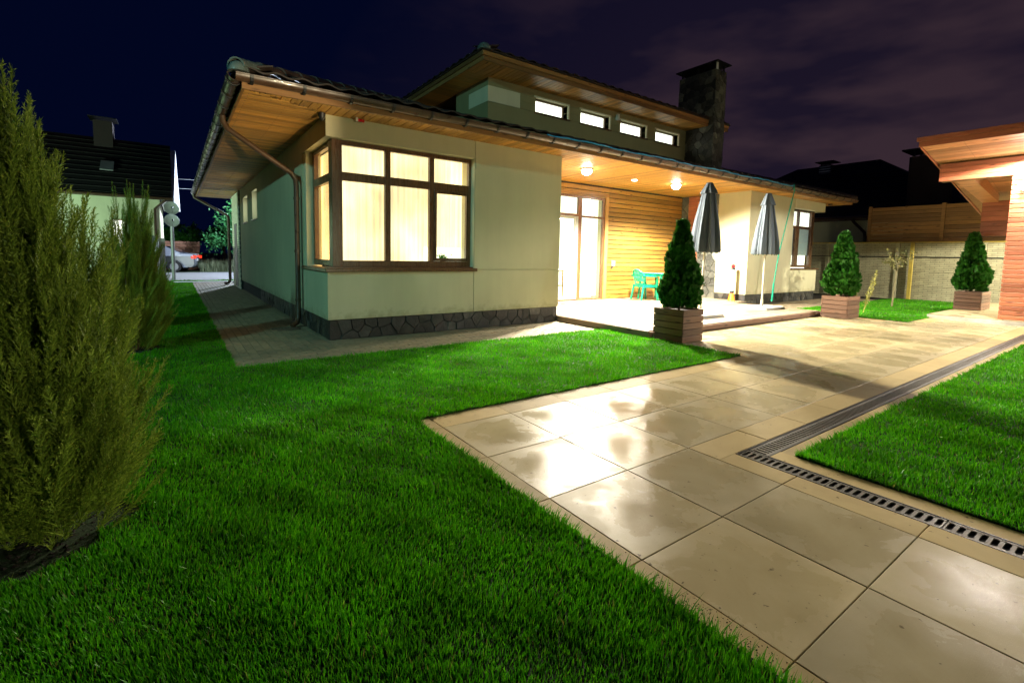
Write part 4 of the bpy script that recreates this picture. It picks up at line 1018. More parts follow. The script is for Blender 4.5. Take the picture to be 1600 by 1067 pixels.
# pavilion -------------------------------------------------------------
pv = thing('pavilion', 'red stained timber pavilion with a deep lit eave at the right edge', 'pavilion', (12.7, -1, 0))
SL = 0.185
def zso(x): return 3.50+(12.7-x)*SL
YE = 0.44
pf = MB(); pf.prism([(11.55, zso(11.55)+.03), (17.5, zso(17.5)+.03), (17.5, zso(17.5)+.12), (11.55, zso(11.55)+.12)], 'y', -9, YE-.02); part('roof', pf, 'nroof', pv)
part('fascia', MB().box(11.50, 11.535, -9, YE+.02, zso(11.5)-.01, zso(11.5)+.10, .003), 'red', pv); part('fascia', MB().box(11.46, 11.499, -9, YE+.05, zso(11.5)+.10, zso(11.5)+.185, .003), 'red', pv)
part('verge_board', MB().prism([(11.54, zso(11.54)-.02), (17.5, zso(17.5)-.02), (17.5, zso(17.5)+.16), (11.54, zso(11.54)+.16)], 'y', YE-.02, YE+.005), 'red_x', pv)
ps = part('soffit', MB().prism([(11.54, zso(11.54)+.022), (17.5, zso(17.5)+.022), (17.5, zso(17.5)+.029), (11.54, zso(11.54)+.029)], 'y', -9, YE-.03), 'fascia', pv)
w_ = 0.1445; mb = MB().box(0, w_-.012, -9.0, 0, 0, .018, .003); nb = 26
for k in range(8):
    for q in (.03, .10): mb.box(q-.006, q+.006, -1.2*k-.66, -1.2*k-.648, -.0015, .001)
pbm = mb.mesh('board', 'redsof'); pbm.materials.append(MT['black'])
for i, p in enumerate(pbm.polygons):
    if i >= nb: p.material_index = 1
ang = math.atan(SL)
for k in range(26):
    x = 11.545+k*w_*math.cos(ang)
    if 12.68 < x+w_ and x < 12.98: continue
    part('board', pbm, None, ps, (x, YE-.03, zso(x)), (0, ang, 0))
bm_ = part('beam', MB().box(12.72, 12.98, -9, .33, 3.105, 3.49), 'fascia', pv, label='boxed front beam')
bb = MB().box(-.02, 0, -9, 0.02, 0, .088, .004).mesh('board', 'red')
for k in range(4): part('board', bb, None, bm_, (12.72, .34, 3.105+.096*k))
be = MB().box(0, .26, 0, .02, 0, .088, .004).mesh('board', 'red_x')
for k in range(4): part('board', be, None, bm_, (12.72, .33, 3.105+.096*k))
# raking box rafters back to the screen panel
for yc in (-.03, -2.2, -4.4):
    rf = part('rafter', MB().prism([(12.98, 3.105), (15.5, 2.82), (15.5, 3.0), (12.98, 3.44)], 'y', yc-.15, yc+.15), 'redsof', pv)
hp = part('screen_panel', MB().box(15.5, 15.6, -9, .11, 1.97, 2.86), 'fascia', pv, label='red boarded panel hanging at the back of the pavilion')
hb = MB().box(-.02, 0, -9, 0, 0, .118, .004).mesh('board', 'red')
for k in range(7): part('board', hb, None, hp, (15.5, .11, 1.975+.126*k))
colm = part('column', MB().box(12.72, 13.22, -2.4, -.83, .09, 3.10), 'fascia', pv, label='red slatted timber column')
cbm_ = MB().box(-.022, 0, -1.6, 0, 0, .082, .0045)
cbm_.box(-.024, -.02, -.05, -.038, .035, .047)
cme = cbm_.mesh('slat', 'red'); cme.materials.append(MT['black'])
for i, p in enumerate(cme.polygons):
    if i >= 26: p.material_index = 1
cme2 = MB().box(0, .5, 0, .022, 0, .082, .0045).mesh('slat', 'red_x')
for k in range(31):
    part('slat', cme, None, colm, (12.72, -.81, .105+.0965*k)); part('slat', cme2, None, colm, (12.72, -.83, .105+.0965*k))
plat = MB(); plat.box(12.60, 18.6, -9, .30, -.05, .085); base_ = part('platform', plat, 'mortar', pv)
pt_ = MB().box(0, .595, 0, .595, 0, .015, .002).mesh('tile', 'tile')
for i in range(10):
    for j in range(8):
        part('tile', pt_, None, base_, (12.585+.6*i, -.3-.6*j, .085))
part('riser', MB().box(12.575, 12.6, -9, .32, -.05, .083), 'concrete', base_)
soffit_lamp((12.1, -1.15, zso(12.1)), 'bright lamp in the pavilion eave at the right edge', 1050, 'lamppink', (1, .91, .79), 'pavilion lamps')
soffit_lamp((12.1, -3.6, zso(12.1)), 'pavilion eave lamp beyond the right edge', 750, 'lamppink', (1, .91, .79), 'pavilion lamps')
soffit_lamp((16.9, -2.6, zso(16.9)), 'unseen lamp added inside the pavilion to light the fence', 2700, 'lamppink', (1, .93, .72), 'pavilion lamps')  # added out of view to brighten the fence and far lawn
wl_ = thing('wall_lamp', 'bright lamp mounted on the red slatted column', 'lamp', (12.70, -1.02, 2.86))
part('bracket', MB().box(-.03, 0, -.05, .05, -.06, .06, .005), 'black', wl_, local=True)
part('glass', MB().lathe([(.02, -.09), (.055, -.07), (.062, 0), (.055, .07), (.02, .09)], (-.10, 0, 0), 16), 'lamppink', wl_, local=True, smooth=True)
point_light('lamp_light', (12.5, -1.02, 2.86), 70, (1, .91, .79), .07, wl_)

# ================================================================== PLANTERS AND THUJAS
def planter(x0, x1, y0, y1, zb, zt, label, rows=5):
    t = thing('wooden_planter', label, 'planter', ((x0+x1)/2, (y0+y1)/2, zb), 'square timber planters')
    h = (zt-zb)/rows; c = .022
    part('box', MB().box(x0+.022, x1-.022, y0+.022, y1-.022, zb, zt-.05), 'soil', t)
    for k in range(rows):
        z0, z1 = zb+h*k+.004, zb+h*(k+1)-.004
        def nb_(mb): return mb
        for (a, b, c_, d, mt, ax) in ((x0, x1, y0, y0+c, 'planter_x', 0), (x0, x1, y1-c, y1, 'planter_x', 0), (x0, x0+c, y0+c, y1-c, 'planter_y', 1), (x1-c, x1, y0+c, y1-c, 'planter_y', 1)):
            mb = MB().box(a-(a+b)/2, b-(a+b)/2, c_-(c_+d)/2, d-(c_+d)/2, z0-(z0+z1)/2, z1-(z0+z1)/2, .004)
            if ax == 0 and c_ == y0:
                for s_ in (-1, 1):
                    q = s_*((x1-x0)/2-.07); mb.box(q-.006, q+.006, -(c/2)-.0015, -c/2+.001, -.006, .006)
            me = mb.mesh('board', mt); me.materials.append(MT['black'])
            for i, p in enumerate(me.polygons):
                if i >= 26: p.material_index = 1
            part('board', me, None, t, ((a+b)/2, (c_+d)/2, (z0+z1)/2))
    part('soil', MB().box(x0+c, x1-c, y0+c, y1-c, zt-.05, zt-.04), 'soil', t)
    return t
def sprays(n_per, size, flat=True, seed=1):
    # numpy builder: returns verts, faces for one little flat fan of scale leaves
    rs = np.random.default_rng(seed); V, F = [], []
    def sliver(p, d, l, w, nrm):
        s_ = np.cross(d, nrm); s_ = s_/(np.linalg.norm(s_)+1e-9); o_ = len(V)
        V.extend([p-s_*w*.5, p+s_*w*.5, p+d*l*.6+s_*w*.7, p+d*l, p+d*l*.6-s_*w*.7]); F.append((o_, o_+1, o_+2, o_+3, o_+4))
    return V, F, rs, sliver
def fan_mesh(size=0.09, seed=1, n=7):
    V, F, rs, sl = sprays(0, 0, seed=seed); nrm = np.array([0, 1, 0.])
    ax = np.array([0, 0, 1.])
    sl(np.zeros(3), ax, size, size*.09, nrm)
    for i in range(n):
        t_ = (i+1)/(n+1.5); sgn = 1 if i % 2 else -1; a = math.radians(38+rs.uniform(-8, 8))*sgn
        d = np.array([math.sin(a), rs.uniform(-.12, .12), math.cos(a)]); p = ax*size*t_*.92
        l = size*(.62*(1-t_)+.16); sl(p, d, l, size*.10, nrm)
        for k in (0.35, 0.6, .8):
            for s2 in (-1, 1):
                a2 = a+s2*math.radians(34); d2 = np.array([math.sin(a2), rs.uniform(-.15, .15), math.cos(a2)]); sl(p+d*l*k, d2, l*.42*(1.15-k), size*.075, nrm)
    return np.array(V), F
def assemble(items, name, mat):
    # items: list of (Varr, F) already transformed; joins polygons quickly
    Vs = []; L = []; S = []; off = 0; ls = 0
    for V, F in items:
        Vs.append(V)
        for f in F: L.extend([i+off for i in f]); S.append(ls); ls += len(f)
        off += len(V)
    me = bpy.data.meshes.new(name); V = np.concatenate(Vs); me.vertices.add(len(V)); me.vertices.foreach_set('co', V.astype(np.float32).ravel())
    me.loops.add(len(L)); me.loops.foreach_set('vertex_index', np.array(L, np.int32)); me.polygons.add(len(S)); me.polygons.foreach_set('loop_start', np.array(S, np.int32)); me.update(calc_edges=True)
    me.materials.append(MT[mat]); return me
def assemble_fast(V0, F0, mats, name, mat):
    # same-topology fans: V0 (k,3), all faces same size; mats: list of (R 3x3, t 3)
    V = np.concatenate([V0@R.T+t for R, t in mats]); k = len(V0); n = len(mats); F = np.array(F0); fs = F.shape[1]
    L = (F.ravel()[None, :]+(np.arange(n)*k)[:, None]).ravel().astype(np.int32); nf = n*len(F)
    return V, L, fs, nf
def mesh_from(V, L, fs, nf, name, mat):
    me = bpy.data.meshes.new(name); me.vertices.add(len(V)); me.vertices.foreach_set('co', V.astype(np.float32).ravel())
    me.loops.add(len(L)); me.loops.foreach_set('vertex_index', L); me.polygons.add(nf); me.polygons.foreach_set('loop_start', (np.arange(nf)*fs).astype(np.int32)); me.update(calc_edges=True)
    me.materials.append(MT[mat]); return me
def frame_to(d, spin):
    d = d/np.linalg.norm(d); a = np.cross(d, [0.3, 0.2, 1.0]); a /= np.linalg.norm(a); b = np.cross(d, a)
    x_ = a*math.cos(spin)+b*math.sin(spin); y_ = np.cross(d, x_); return np.stack([x_, y_, d], 1)
def thuja_mesh(H, R, n, seed, size=.098):
    rs = np.random.default_rng(seed); V0, F0 = fan_mesh(size, seed); ms = []
    lob = [(rs.uniform(0, 6.28), rs.uniform(0.1, .9), rs.uniform(.12, .3)) for _ in range(20)]
    for i in range(n):
        h = rs.uniform(0, 1)**1.15; a = rs.uniform(0, 2*math.pi)
        prof = (1-h)**.88*1.08*(0.55+0.45*min(1, (h+.05)/.18)); k = 1.0
        for la, lh, lm in lob:
            da = math.atan2(math.sin(a-la), math.cos(a-la)); k += lm*math.exp(-(da/.45)**2-((h-lh)/.09)**2)
        k -= .06+.10*math.sin(a*5+h*14)**2
        r = R*prof*k*rs.uniform(.55, 1.06)**.7+.004
        if rs.uniform() < .05: r += R*rs.uniform(.04, .13)
        p = np.array([math.cos(a)*r, math.sin(a)*r, .03+h*H*.96])
        out = np.array([math.cos(a), math.sin(a), 0]); d = out*rs.uniform(.35, .9)+np.array([0, 0, rs.uniform(.55, 1.1)])+rs.normal(0, .22, 3)
        ms.append((frame_to(d, rs.uniform(0, 6.28))*rs.uniform(.6, 1.25), p))
    return mesh_from(*assemble_fast(V0, F0, ms, '', ''), 'crown', 'thuja')
TH = [thuja_mesh(1.0, .28, 3000, 3), thuja_mesh(1.0, .29, 2700, 8)]
def thuja(loc, H, rs, label, me, rotz=0):
    t = thing('conifer_bush', label, 'conifer', loc, 'thujas in planters')
    part('trunk', MB().tube([(0, 0, -.03), (.01, 0, .2), (0, .01, H*.8)], [.022, .018, .004], 7), 'bark', t, local=True)
    o = part('crown', me, None, t, (0, 0, 0), (0, 0, rotz), local=True); o.scale = (rs, rs, H); return t
planter(4.515, 5.02, 1.165, 1.70, 0.002, .495, 'brown timber planter nearest the camera, at the deck corner beside the lawn tip')
thuja((4.77, 1.43, .46), 1.30, .98, 'tallest dark cone conifer, in the nearest planter in front of the parasol', TH[0])
planter(10.36, 11.00, 1.13, 1.66, 0.002, .49, 'brown timber planter at the right end of the deck by the far lawn')
thuja((10.68, 1.40, .45), 1.38, 1.14, 'bright green cone conifer in the planter at the right end of the deck', TH[1], 1.0)
planter(14.72, 15.66, -.19, .33, .102, .56, 'wide brown timber planter on the pavilion step against the concrete fence')
thuja((15.17, .13, .52), 1.45, 1.15, 'far cone conifer in the planter beside the red column', TH[1], 2.6)

# junipers --------------------------------------------------------------
def plume(seed, L=.42, n=46):
    # upright feathery shoot: curved axis with forward pointing side shoots and short needles
    rs = np.random.default_rng(seed); V, F = [], []
    def sl(p, d, l, w, nr):
        s_ = np.cross(d, nr); s_ /= np.linalg.norm(s_)+1e-9; o_ = len(V); V.extend([p-s_*w*.5, p+s_*w*.5, p+d*l]); F.append((o_, o_+1, o_+2))
    c1, c2 = rs.uniform(-.05, .05, 2)
    def axp(t_): return np.array([c1*math.sin(t_*2.6)*L, c2*math.sin(t_*2.2)*L, L*t_])
    for i in range(14):
        p, q = axp(i/14), axp((i+1)/14); d = (q-p)/np.linalg.norm(q-p)
        for nr in ([1, 0, 0], [0, 1, 0]): sl(p, d, np.linalg.norm(q-p)*1.3, .0045*1.4*(1-i/18), np.array(nr, float))
    for i in range(n):
        t_ = (i+.5)/n; p = axp(t_*.97); az = i*2.4+rs.uniform(-.5, .5); l = L*(.17*(1-t_)**.7+.045)*rs.uniform(.7, 1.3); tilt = math.radians(rs.uniform(16, 34))
        d = np.array([math.cos(az)*math.sin(tilt), math.sin(az)*math.sin(tilt), math.cos(tilt)])
        m_ = max(3, int(l/.0095))
        for k in range(m_):
            u = k/m_; q = p+d*l*u+np.array([0, 0, l*.15*u*u]); a2 = k*2.1+rs.uniform(0, 1); s_ = np.cross(d, [math.cos(a2), math.sin(a2), .1]); s_ /= np.linalg.norm(s_)
            dd = d*.86+s_*.5; sl(q, dd/np.linalg.norm(dd), .017*(1.15-u*.6), .0052, np.cross(dd, d)+1e-6)
        nr = np.cross(d, [.2, .3, .1]); sl(p, d, l*1.12, .0055, nr)
    return np.array(V), F
PL = [plume(s_) for s_ in range(5)]
def juniper_mesh(H, R, n, seed, scale=1.0):
    rs = np.random.default_rng(seed); Vs, Ls, off, nf = [], [], 0, 0
    spires = [(rs.uniform(0, 6.28), rs.uniform(.2, .95), rs.uniform(.62, 1.0)) for _ in range(15)]
    for i in range(n):
        V0, F0 = PL[rs.integers(5)]
        sa, sr, sh_ = spires[rs.integers(len(spires))]
        h = rs.uniform(0.0, 1)**1.05; top = H*sh_
        # ovate-columnar envelope built from leaning spires
        env = R*(math.sin(math.pi*min(1, .18+h*.62))**.8)
        ctr = np.array([math.cos(sa), math.sin(sa)])*sr*env*.72
        a = rs.uniform(0, 6.28); rr = env*.38*(1-h)**.6*rs.uniform(.2, 1)
        xy = ctr+np.array([math.cos(a), math.sin(a)])*rr
        z = .0+h*(top-.40*scale)
        out = np.array([xy[0], xy[1], 0]); out /= np.linalg.norm(out)+1e-6
        d = np.array([0, 0, 1.0])+out*(.55*(1-h)+.08)+rs.normal(0, .13, 3)*np.array([1, 1, .3])
        M_ = frame_to(d, rs.uniform(0, 6.28))*rs.uniform(.62, 1.15)*scale
        Vs.append(V0@M_.T+np.array([xy[0], xy[1], z])); Ls.append((np.array(F0)+off).ravel()); off += len(V0); nf += len(F0)
    for sa, sr, sh_ in spires*2:      # long leader tips standing proud of each spire
        V0, F0 = PL[rs.integers(5)]; ctr = np.array([math.cos(sa), math.sin(sa)])*sr*R*.60+rs.normal(0, .025, 2)
        d = np.array([ctr[0]*.35, ctr[1]*.35, 1.0]); M_ = frame_to(d, rs.uniform(0, 6))@np.diag([.7, .7, 1.0])*rs.uniform(.75, 1.05)
        Vs.append(V0@M_.T+np.array([ctr[0], ctr[1], H*sh_-rs.uniform(.28, .42)])); Ls.append((np.array(F0)+off).ravel()); off += len(V0); nf += len(F0)
    return mesh_from(np.concatenate(Vs), np.concatenate(Ls).astype(np.int32), 3, nf, 'crown', 'juniper')
def juniper(loc, me, label, rotz=0, s=(1, 1, 1)):
    t = thing('juniper_shrub', label, 'juniper', loc, 'columnar junipers along the left lawn')
    tr = MB()
    for k in range(7):
        a = k*.9; tr.tube([(0.02*math.cos(a), .02*math.sin(a), -.02), (.10*math.cos(a), .10*math.sin(a), .3), (.17*math.cos(a), .17*math.sin(a), .9)], [.014, .010, .004], 5)
    part('trunk', tr, 'bark', t, local=True)
    o = part('crown', me, None, t, (0, 0, 0), (0, 0, rotz), local=True); o.scale = s
    cl_ = MB(); rq = np.random.default_rng(int(abs(loc[1])*10)+3)
    for _ in range(420):
        q = rq.uniform(0, .33)**.9; a = rq.uniform(0, 6.28); x, y = q*math.cos(a), q*math.sin(a); e = rq.uniform(.004, .016); b_ = rq.uniform(0, 6.28)
        c_, s_ = math.cos(b_)*e, math.sin(b_)*e; cl_.poly([(x+c_, y+s_, .006), (x-s_, y+c_, .006), (x-c_, y-s_, .006), (x+s_, y-c_, .006), (x+c_*.2, y, .006+e*rq.uniform(.5, 1.1))], [(0, 1, 4), (1, 2, 4), (2, 3, 4), (3, 0, 4)])
    o = part('soil_clods', cl_, 'soil', t, local=True); o['kind'] = 'stuff'
    return t
JM = juniper_mesh(2.08, .40, 880, 5)
juniper((JUN[0][0], JUN[0][1], 0), JM, 'big feathery juniper at the left edge, nearest the camera')
JM2 = juniper_mesh(2.0, .41, 620, 11)
juniper((JUN[1][0], JUN[1][1], 0), JM2, 'second juniper, right behind the big near one', 1.2, (.95, .95, 1.0))
juniper((JUN[2][0], JUN[2][1], 0), JM2, 'third, darkest juniper nearest the neighbour fence', 3.0, (.95, .95, .92))

# ================================================================== TERRACE THINGS
def parasol(loc, label, base, lean=0.0, h=2.68):
    t = thing('closed_parasol', label, 'parasol', loc, 'closed grey parasols')
    part('pole', MB().tube([(0, 0, .08), (lean*.5, 0, h*.5), (lean, 0, h-.03)], .021, 10), 'pole', t, local=True, smooth=True)
    r = MB(); pf = [(.27, 1.27), (.285, 1.30), (.262, 1.55), (.218, 1.85), (.165, 2.15), (.125, 2.38), (.115, 2.42)]
    f = lambda a, u: 1+(.10-.04*u)*math.sin(8*a+.8*math.sin(3*a)+.6*u)+.05*math.sin(19*a+2*u)
    r.lathe(pf, seg=64, mod=f); r.v = [(x+lean*z/h, y, z) for x, y, z in r.v]
    part('canopy', r, 'fabric', t, local=True, smooth=True)
    r = MB(); r.lathe([(.15, 2.40), (.135, 2.46), (.075, h-.06), (.06, h-.015), (.02, h)], seg=48, mod=lambda a, u: 1+.12*math.sin(8*a+1)*(1-u)); r.v = [(x+lean*z/h, y, z) for x, y, z in r.v]
    part('top_vent', r, 'fabric', t, local=True, smooth=True)
    r = MB()
    for k in range(8):
        a = k*math.pi/4+.3; r.tube([(lean*.5+.24*math.cos(a), .24*math.sin(a), 1.25), (lean*.55+.04*math.cos(a), .04*math.sin(a), 1.9)], .012, 5)
    r.lathe([(.22, 1.285), (.03, 1.6)], (lean*.5, 0, 0), 16); part('ribs', r, 'fabric_dk', t, local=True)
    bx0, bx1, by0, by1 = base
    part('base_slab', MB().box(bx0, bx1, by0, by1, 0.002, .03, .004), 'concrete', t, local=True); part('base_slab', MB().box(bx0+.02, bx1-.02, by0+.01, by1-.02, .032, .06, .004), 'concrete', t, local=True)
    part('socket', MB().lathe([(.035, .06), (.03, .22)], seg=12), 'pole', t, local=True)
    return t
parasol((9.70, 2.65, DZ), 'closed grey parasol on a white pole in the open, in front of the cream wall', (-.42, .46, -.32, .22))
parasol((6.87, 2.42, DZ), 'closed grey parasol half hidden behind the nearest conifer', (-.40, .45, -.25, .27), 0.10, 2.62)

# plastic chair
ch_ = thing('plastic_chair', 'green plastic garden chair with curved back and armrests', 'chair', (8.80, 5.36, DZ), rotz=math.radians(-12))
def strip(pts, th): return None
s = MB(); s.box(-.20, .22, -.22, .22, .40, .425, .012)
part('seat', s, 'plastic_green', ch_, local=True)
bk = MB(); n = 12
def backpt(u, v):  # u across -1..1, v up 0..1
    w = .20+.05*v; x = -.20-.10*v-.05*(1-u*u)*0+.06*u*u; return (x, u*w, .42+v*.40)
outer = []
for k in range(25):     # rounded outline frame
    a = math.pi*k/24; u = math.cos(a); v = .45+.55*math.sin(a); outer.append(backpt(u, v))
bk.tube([backpt(.8, 0)]+outer+[backpt(-.8, 0)], .022, 7)
def ribbon(pa, pb, th=.012):
    # solid strip between two polylines
    vs = [Vector(p)+Vector((s_*th, 0, 0)) for s_ in (-.5, .5) for q in (pa, pb) for p in q]; n = len(pa); f = []
    for i in range(n-1): f += [(i, i+1, n+i+1, n+i), (2*n+i, 3*n+i, 3*n+i+1, 2*n+i+1), (i, 2*n+i, 2*n+i+1, i+1), (n+i, n+i+1, 3*n+i+1, 3*n+i)]
    f += [(0, n, 3*n, 2*n), (n-1, 3*n-1, 4*n-1, 2*n-1)]; bk.poly(vs, f)
U = [-1+2*i/10 for i in range(11)]
ribbon([backpt(u*.82, 0) for u in U], [backpt(u*.86, .10) for u in U]); ribbon([backpt(u*.9, .20) for u in U], [backpt(u*.97, .40) for u in U])
for k in range(9):
    u = -.84+.21*k; tp = .45+.54*math.sqrt(1-u*u); ribbon([backpt(u-.062, .40), backpt(u-.062, tp)], [backpt(u+.062, .40), backpt(u+.062, tp)])
ribbon([backpt(u*.96, .62) for u in U], [backpt(u*.93, .70) for u in U], .016)
part('backrest', bk, 'plastic_green', ch_, local=True, smooth=False)
sk_ = MB(); sk_.box(-.21, .23, -.235, .235, .345, .402, .01); part('seat_skirt', sk_, 'plastic_green', ch_, local=True)
for sgn in (-1, 1):
    part('armrest', MB().tube([(-.26, sgn*.24, .66), (-.1, sgn*.27, .655), (.14, sgn*.27, .645), (.22, sgn*.255, .60)], [.022, .024, .024, .018], 7), 'plastic_green', ch_, local=True, smooth=True)
    part('leg', MB().tube([(.21, sgn*.25, .62), (.22, sgn*.235, .40), (.25, sgn*.25, 0)], [.022, .036, .03], 7), 'plastic_green', ch_, local=True, smooth=True)
    part('leg', MB().tube([(-.19, sgn*.20, .42), (-.27, sgn*.22, 0)], [.034, .024], 7), 'plastic_green', ch_, local=True, smooth=True)
tb = thing('plastic_table', 'green plastic garden table beside the chair, behind the conifer', 'table', (9.30, 5.30, DZ))
part('tabletop', MB().box(-.42, .42, -.42, .42, .70, .725, .01), 'plastic_green', tb, local=True); part('apron', MB().box(-.36, .36, -.36, .36, .65, .70), 'plastic_green', tb, local=True)
for a in (-1, 1):
    for b in (-1, 1): part('leg', MB().tube([(a*.33, b*.33, .68), (a*.37, b*.37, 0)], [.038, .024], 8), 'plastic_green', tb, local=True, smooth=True)
solo('doormat', MB().box(5.95, 6.82, 5.32, 5.76, DZ+.003, DZ+.018, .004), 'mat_', 'grey green doormat in front of the glazed door', 'doormat', loc=(6.4, 5.5, DZ))
tc_ = thing('marker_post', 'orange cone base with a clear white tube and a red ball on top', 'cone light', (10.99, 4.14, DZ))
part('cone', MB().lathe([(.10, 0), (.095, .015), (.055, .20), (.05, .21)], seg=18), 'orange', tc_, local=True, smooth=True); part('collar', MB().lathe([(.055, .21), (.055, .28)], seg=14), 'black', tc_, local=True)
part('tube', MB().lathe([(.05, .28), (.05, .86)], seg=14), 'white', tc_, local=True, smooth=True); part('collar', MB().lathe([(.055, .86), (.055, .92)], seg=14), 'black', tc_, local=True)
part('ball', MB().lathe([(.05, .92), (.06, .95), (.05, .99), (.02, 1.01)], seg=14), 'redp', tc_, local=True, smooth=True)
hz = thing('garden_hose', 'green hose hanging from the gutter down to the deck in front of the cream wall', 'hose', (11.74, 3.42, DZ))
part('hose', MB().tube([(12.14, 3.22, 3.30), (12.13, 3.20, 3.1), (12.04, 3.30, 2.3), (11.92, 3.40, 1.4), (11.80, 3.43, .5), (11.74, 3.42, DZ+.02)], .014, 7), 'hose', hz, smooth=True)
part('nozzle', MB().tube([(11.82, 3.43, .62), (11.75, 3.42, DZ+.03)], .024, 8), 'hose', hz)
cbp = []
for k in range(60):
    x = 3.55+(12.12-3.55)*k/59; cbp.append((x, EY0-.172+.006*math.sin(x*9), GZ+.030+.010*math.sin(x*3.1)+.006*math.sin(x*13)))
solo('blue_cable', MB().tube(cbp, .014, 6), 'cable', 'bright blue cable lying along the front gutter rim', 'cable', loc=(8, EY0-.17, GZ))
ac = thing('air_conditioner', 'white air conditioner unit on the roof left of the clerestory', 'air conditioner', (4.34, 9.0, 4.9))
part('casing', MB().box(-.19, .36, -.15, .15, .38, .64, .01), 'white', ac, local=True); part('stand', MB().box(-.1, .3, -.1, .1, .0, .38), 'black', ac, local=True)
part('grille', MB().lathe([(.08, 0), (.09, .01)], seg=16), 'grey', ac, (.12, -.165, .51), (math.pi/2, 0, 0), local=True)
solo('channel_grate', MB().box(-.27, .08, 5.10, 5.16, .001, .006), 'grate', loc=(0, 5, 0), kind='structure')
gd = thing('gully_grate', 'small slotted gully grate in the pavers below the downpipe', 'grate', (-.1, 5.3, 0))
gme = slot_grate(9, .42, .14, .022); part('grate', gme.mesh('grate', 'grate'), None, gd, (-.12, 5.28, .012), (0, 0, math.pi/2))

# ================================================================== RIGHT BOUNDARY
FX = 19.0
fence = thing('concrete_fence', 'pale cast concrete fence with brick pattern panels behind the far lawn', 'fence', (FX, 1, 0))
posts = [0.61+2.17*k for k in range(-4, 5)]
fpm = MB().box(0, .05, 0, 2.03, 0, .478, .004).mesh('panel', 'fencepanel')
psm = MB().box(-.02, .10, -.06, .06, 0, 1.93, .005).mesh('post', 'fencepost')
for i, yp in enumerate(posts):
    part('post', psm, None, fence, (FX, yp, 0))
    if i < len(posts)-1:
        for j in range(4): part('panel', fpm, None, fence, (FX+.02, yp+.07, .485*j-.02+(.018 if j == 3 else 0)))
part('coping', MB().box(FX-.03, FX+.12, -8.2, 9.4, 1.93, 1.965), 'yellowpost', fence)
part('cable', MB().tube([(FX-.012, -8, 1.445), (FX-.012, 9, 1.455)], .016, 5), 'black', fence)
solo('timber_post', MB().box(FX-.14, FX-.06, 2.30, 2.40, 0, 1.95, .005), 'yellowpost', 'yellow timber post standing against the concrete fence', 'post', loc=(FX-.1, 2.35, 0))
scr = thing('timber_screen', 'dark slatted timber screen rising above the concrete fence', 'screen', (19.3, 1, 1.95))
sm_ = {}
for i, (a, b) in enumerate(((1.77, 3.72), (-.5, 1.67), (-2.8, -.6), (-5, -2.9))):
    bmx = MB().box(0, .03, 0, b-a, 0, .128, .004).mesh('board', 'screen')
    for k in range(9): part('board', bmx, None, scr, (19.3+.004*(k % 2), a, 1.98+.137*k))
pmx = MB().box(-.03, .06, -.05, .05, 0, 1.29).mesh('post', 'screen')
for yp in (3.76, 1.72, -.55, -2.85): part('post', pmx, None, scr, (19.3, yp, 1.965))

# neighbour house right
nh = thing('neighbour_house', 'dark roofed neighbour house with ochre wall behind the screen', 'house', (22.5, 6, 0))
part('wall', MB().box(22.6, 30, 4.2, 14, 0, 3.02), 'plaster', nh)
nr = MB(); e0, e1, f0, f1 = 22.0, 31.5, 1.2, 14.5
nrm_ = part('roof', hip(e0, e1, f0, f1, 3.12, .66, .06), 'nroof', nh)
part('fascia', MB().box(e0-.02, e0, f0, f1, 2.98, 3.13), 'gutter', nh)
part('gutter', MB().tube([(e0-.07, f0, 3.10), (e0-.07, f1, 3.14)], .055, 8), 'gutter', nh)
part('downpipe', MB().tube([(e0-.07, 5.25, 3.05), (e0-.05, 5.22, 2.95), (22.45, 4.95, 2.5), (22.5, 4.93, 2.3), (22.5, 4.93, 0)], .06, 8), 'gutter', nh, smooth=True)
part('downpipe', MB().tube([(22.3, 4.3, 2.75), (22.5, 4.85, 2.3)], .05, 8), 'gutter', nh)
rws = MB()
for k in range(9):
    q = k*.42; rws.box(e0+q, e0+q+.05, f0+q+.1, f1-q-.1, 3.12+.66*q+.02, 3.12+.66*q+.06)
o = part('tile_course', rws, 'nroof', nrm_); o['kind'] = 'stuff'
nc = part('chimney', MB().box(26.0, 26.6, 7.8, 8.35, 5.0, 6.18), 'nbrick', nh, label='ribbed chimney with a lit cap on the far roof')
rbm = MB()
for k in range(7): rbm.box(25.985, 26.0, 7.8, 8.35, 5.35+.12*k, 5.40+.12*k)
part('rib', rbm, 'grey', nc); cpx = MB(); cpx.box(25.85, 26.75, 7.65, 8.5, 6.32, 6.36); cpx.box(26.05, 26.1, 7.85, 7.9, 6.18, 6.32); cpx.box(26.05, 26.1, 8.25, 8.3, 6.18, 6.32); cpx.box(26.5, 26.55, 8.25, 8.3, 6.18, 6.32); part('chimney_cap', cpx, 'black', nc)
part('aerial', MB().tube([(26.5, 7.78, 5.95), (26.5, 7.2, 5.9), (26.5, 6.85, 5.75)], .03, 5), 'black', nc)
bc = thing('brick_chimney', 'massive dark chimney stack standing behind the timber screen', 'chimney', (22.3, 2.9, 0))
part('stack', MB().box(22.0, 23.0, 2.15, 3.50, 0, 5.35), 'nbrick', bc)
bcm = MB(); bcm.box(21.85, 23.15, 2.0, 3.72, 5.58, 5.64)
for a, b in ((22.05, 2.25), (22.05, 3.35), (22.9, 2.25), (22.9, 3.35), (22.05, 2.8)): bcm.box(a, a+.07, b, b+.07, 5.35, 5.58)
part('cap', bcm, 'black', bc); part('inner_flue', MB().box(22.3, 22.7, 2.5, 3.15, 5.35, 5.5), 'grey', bc)

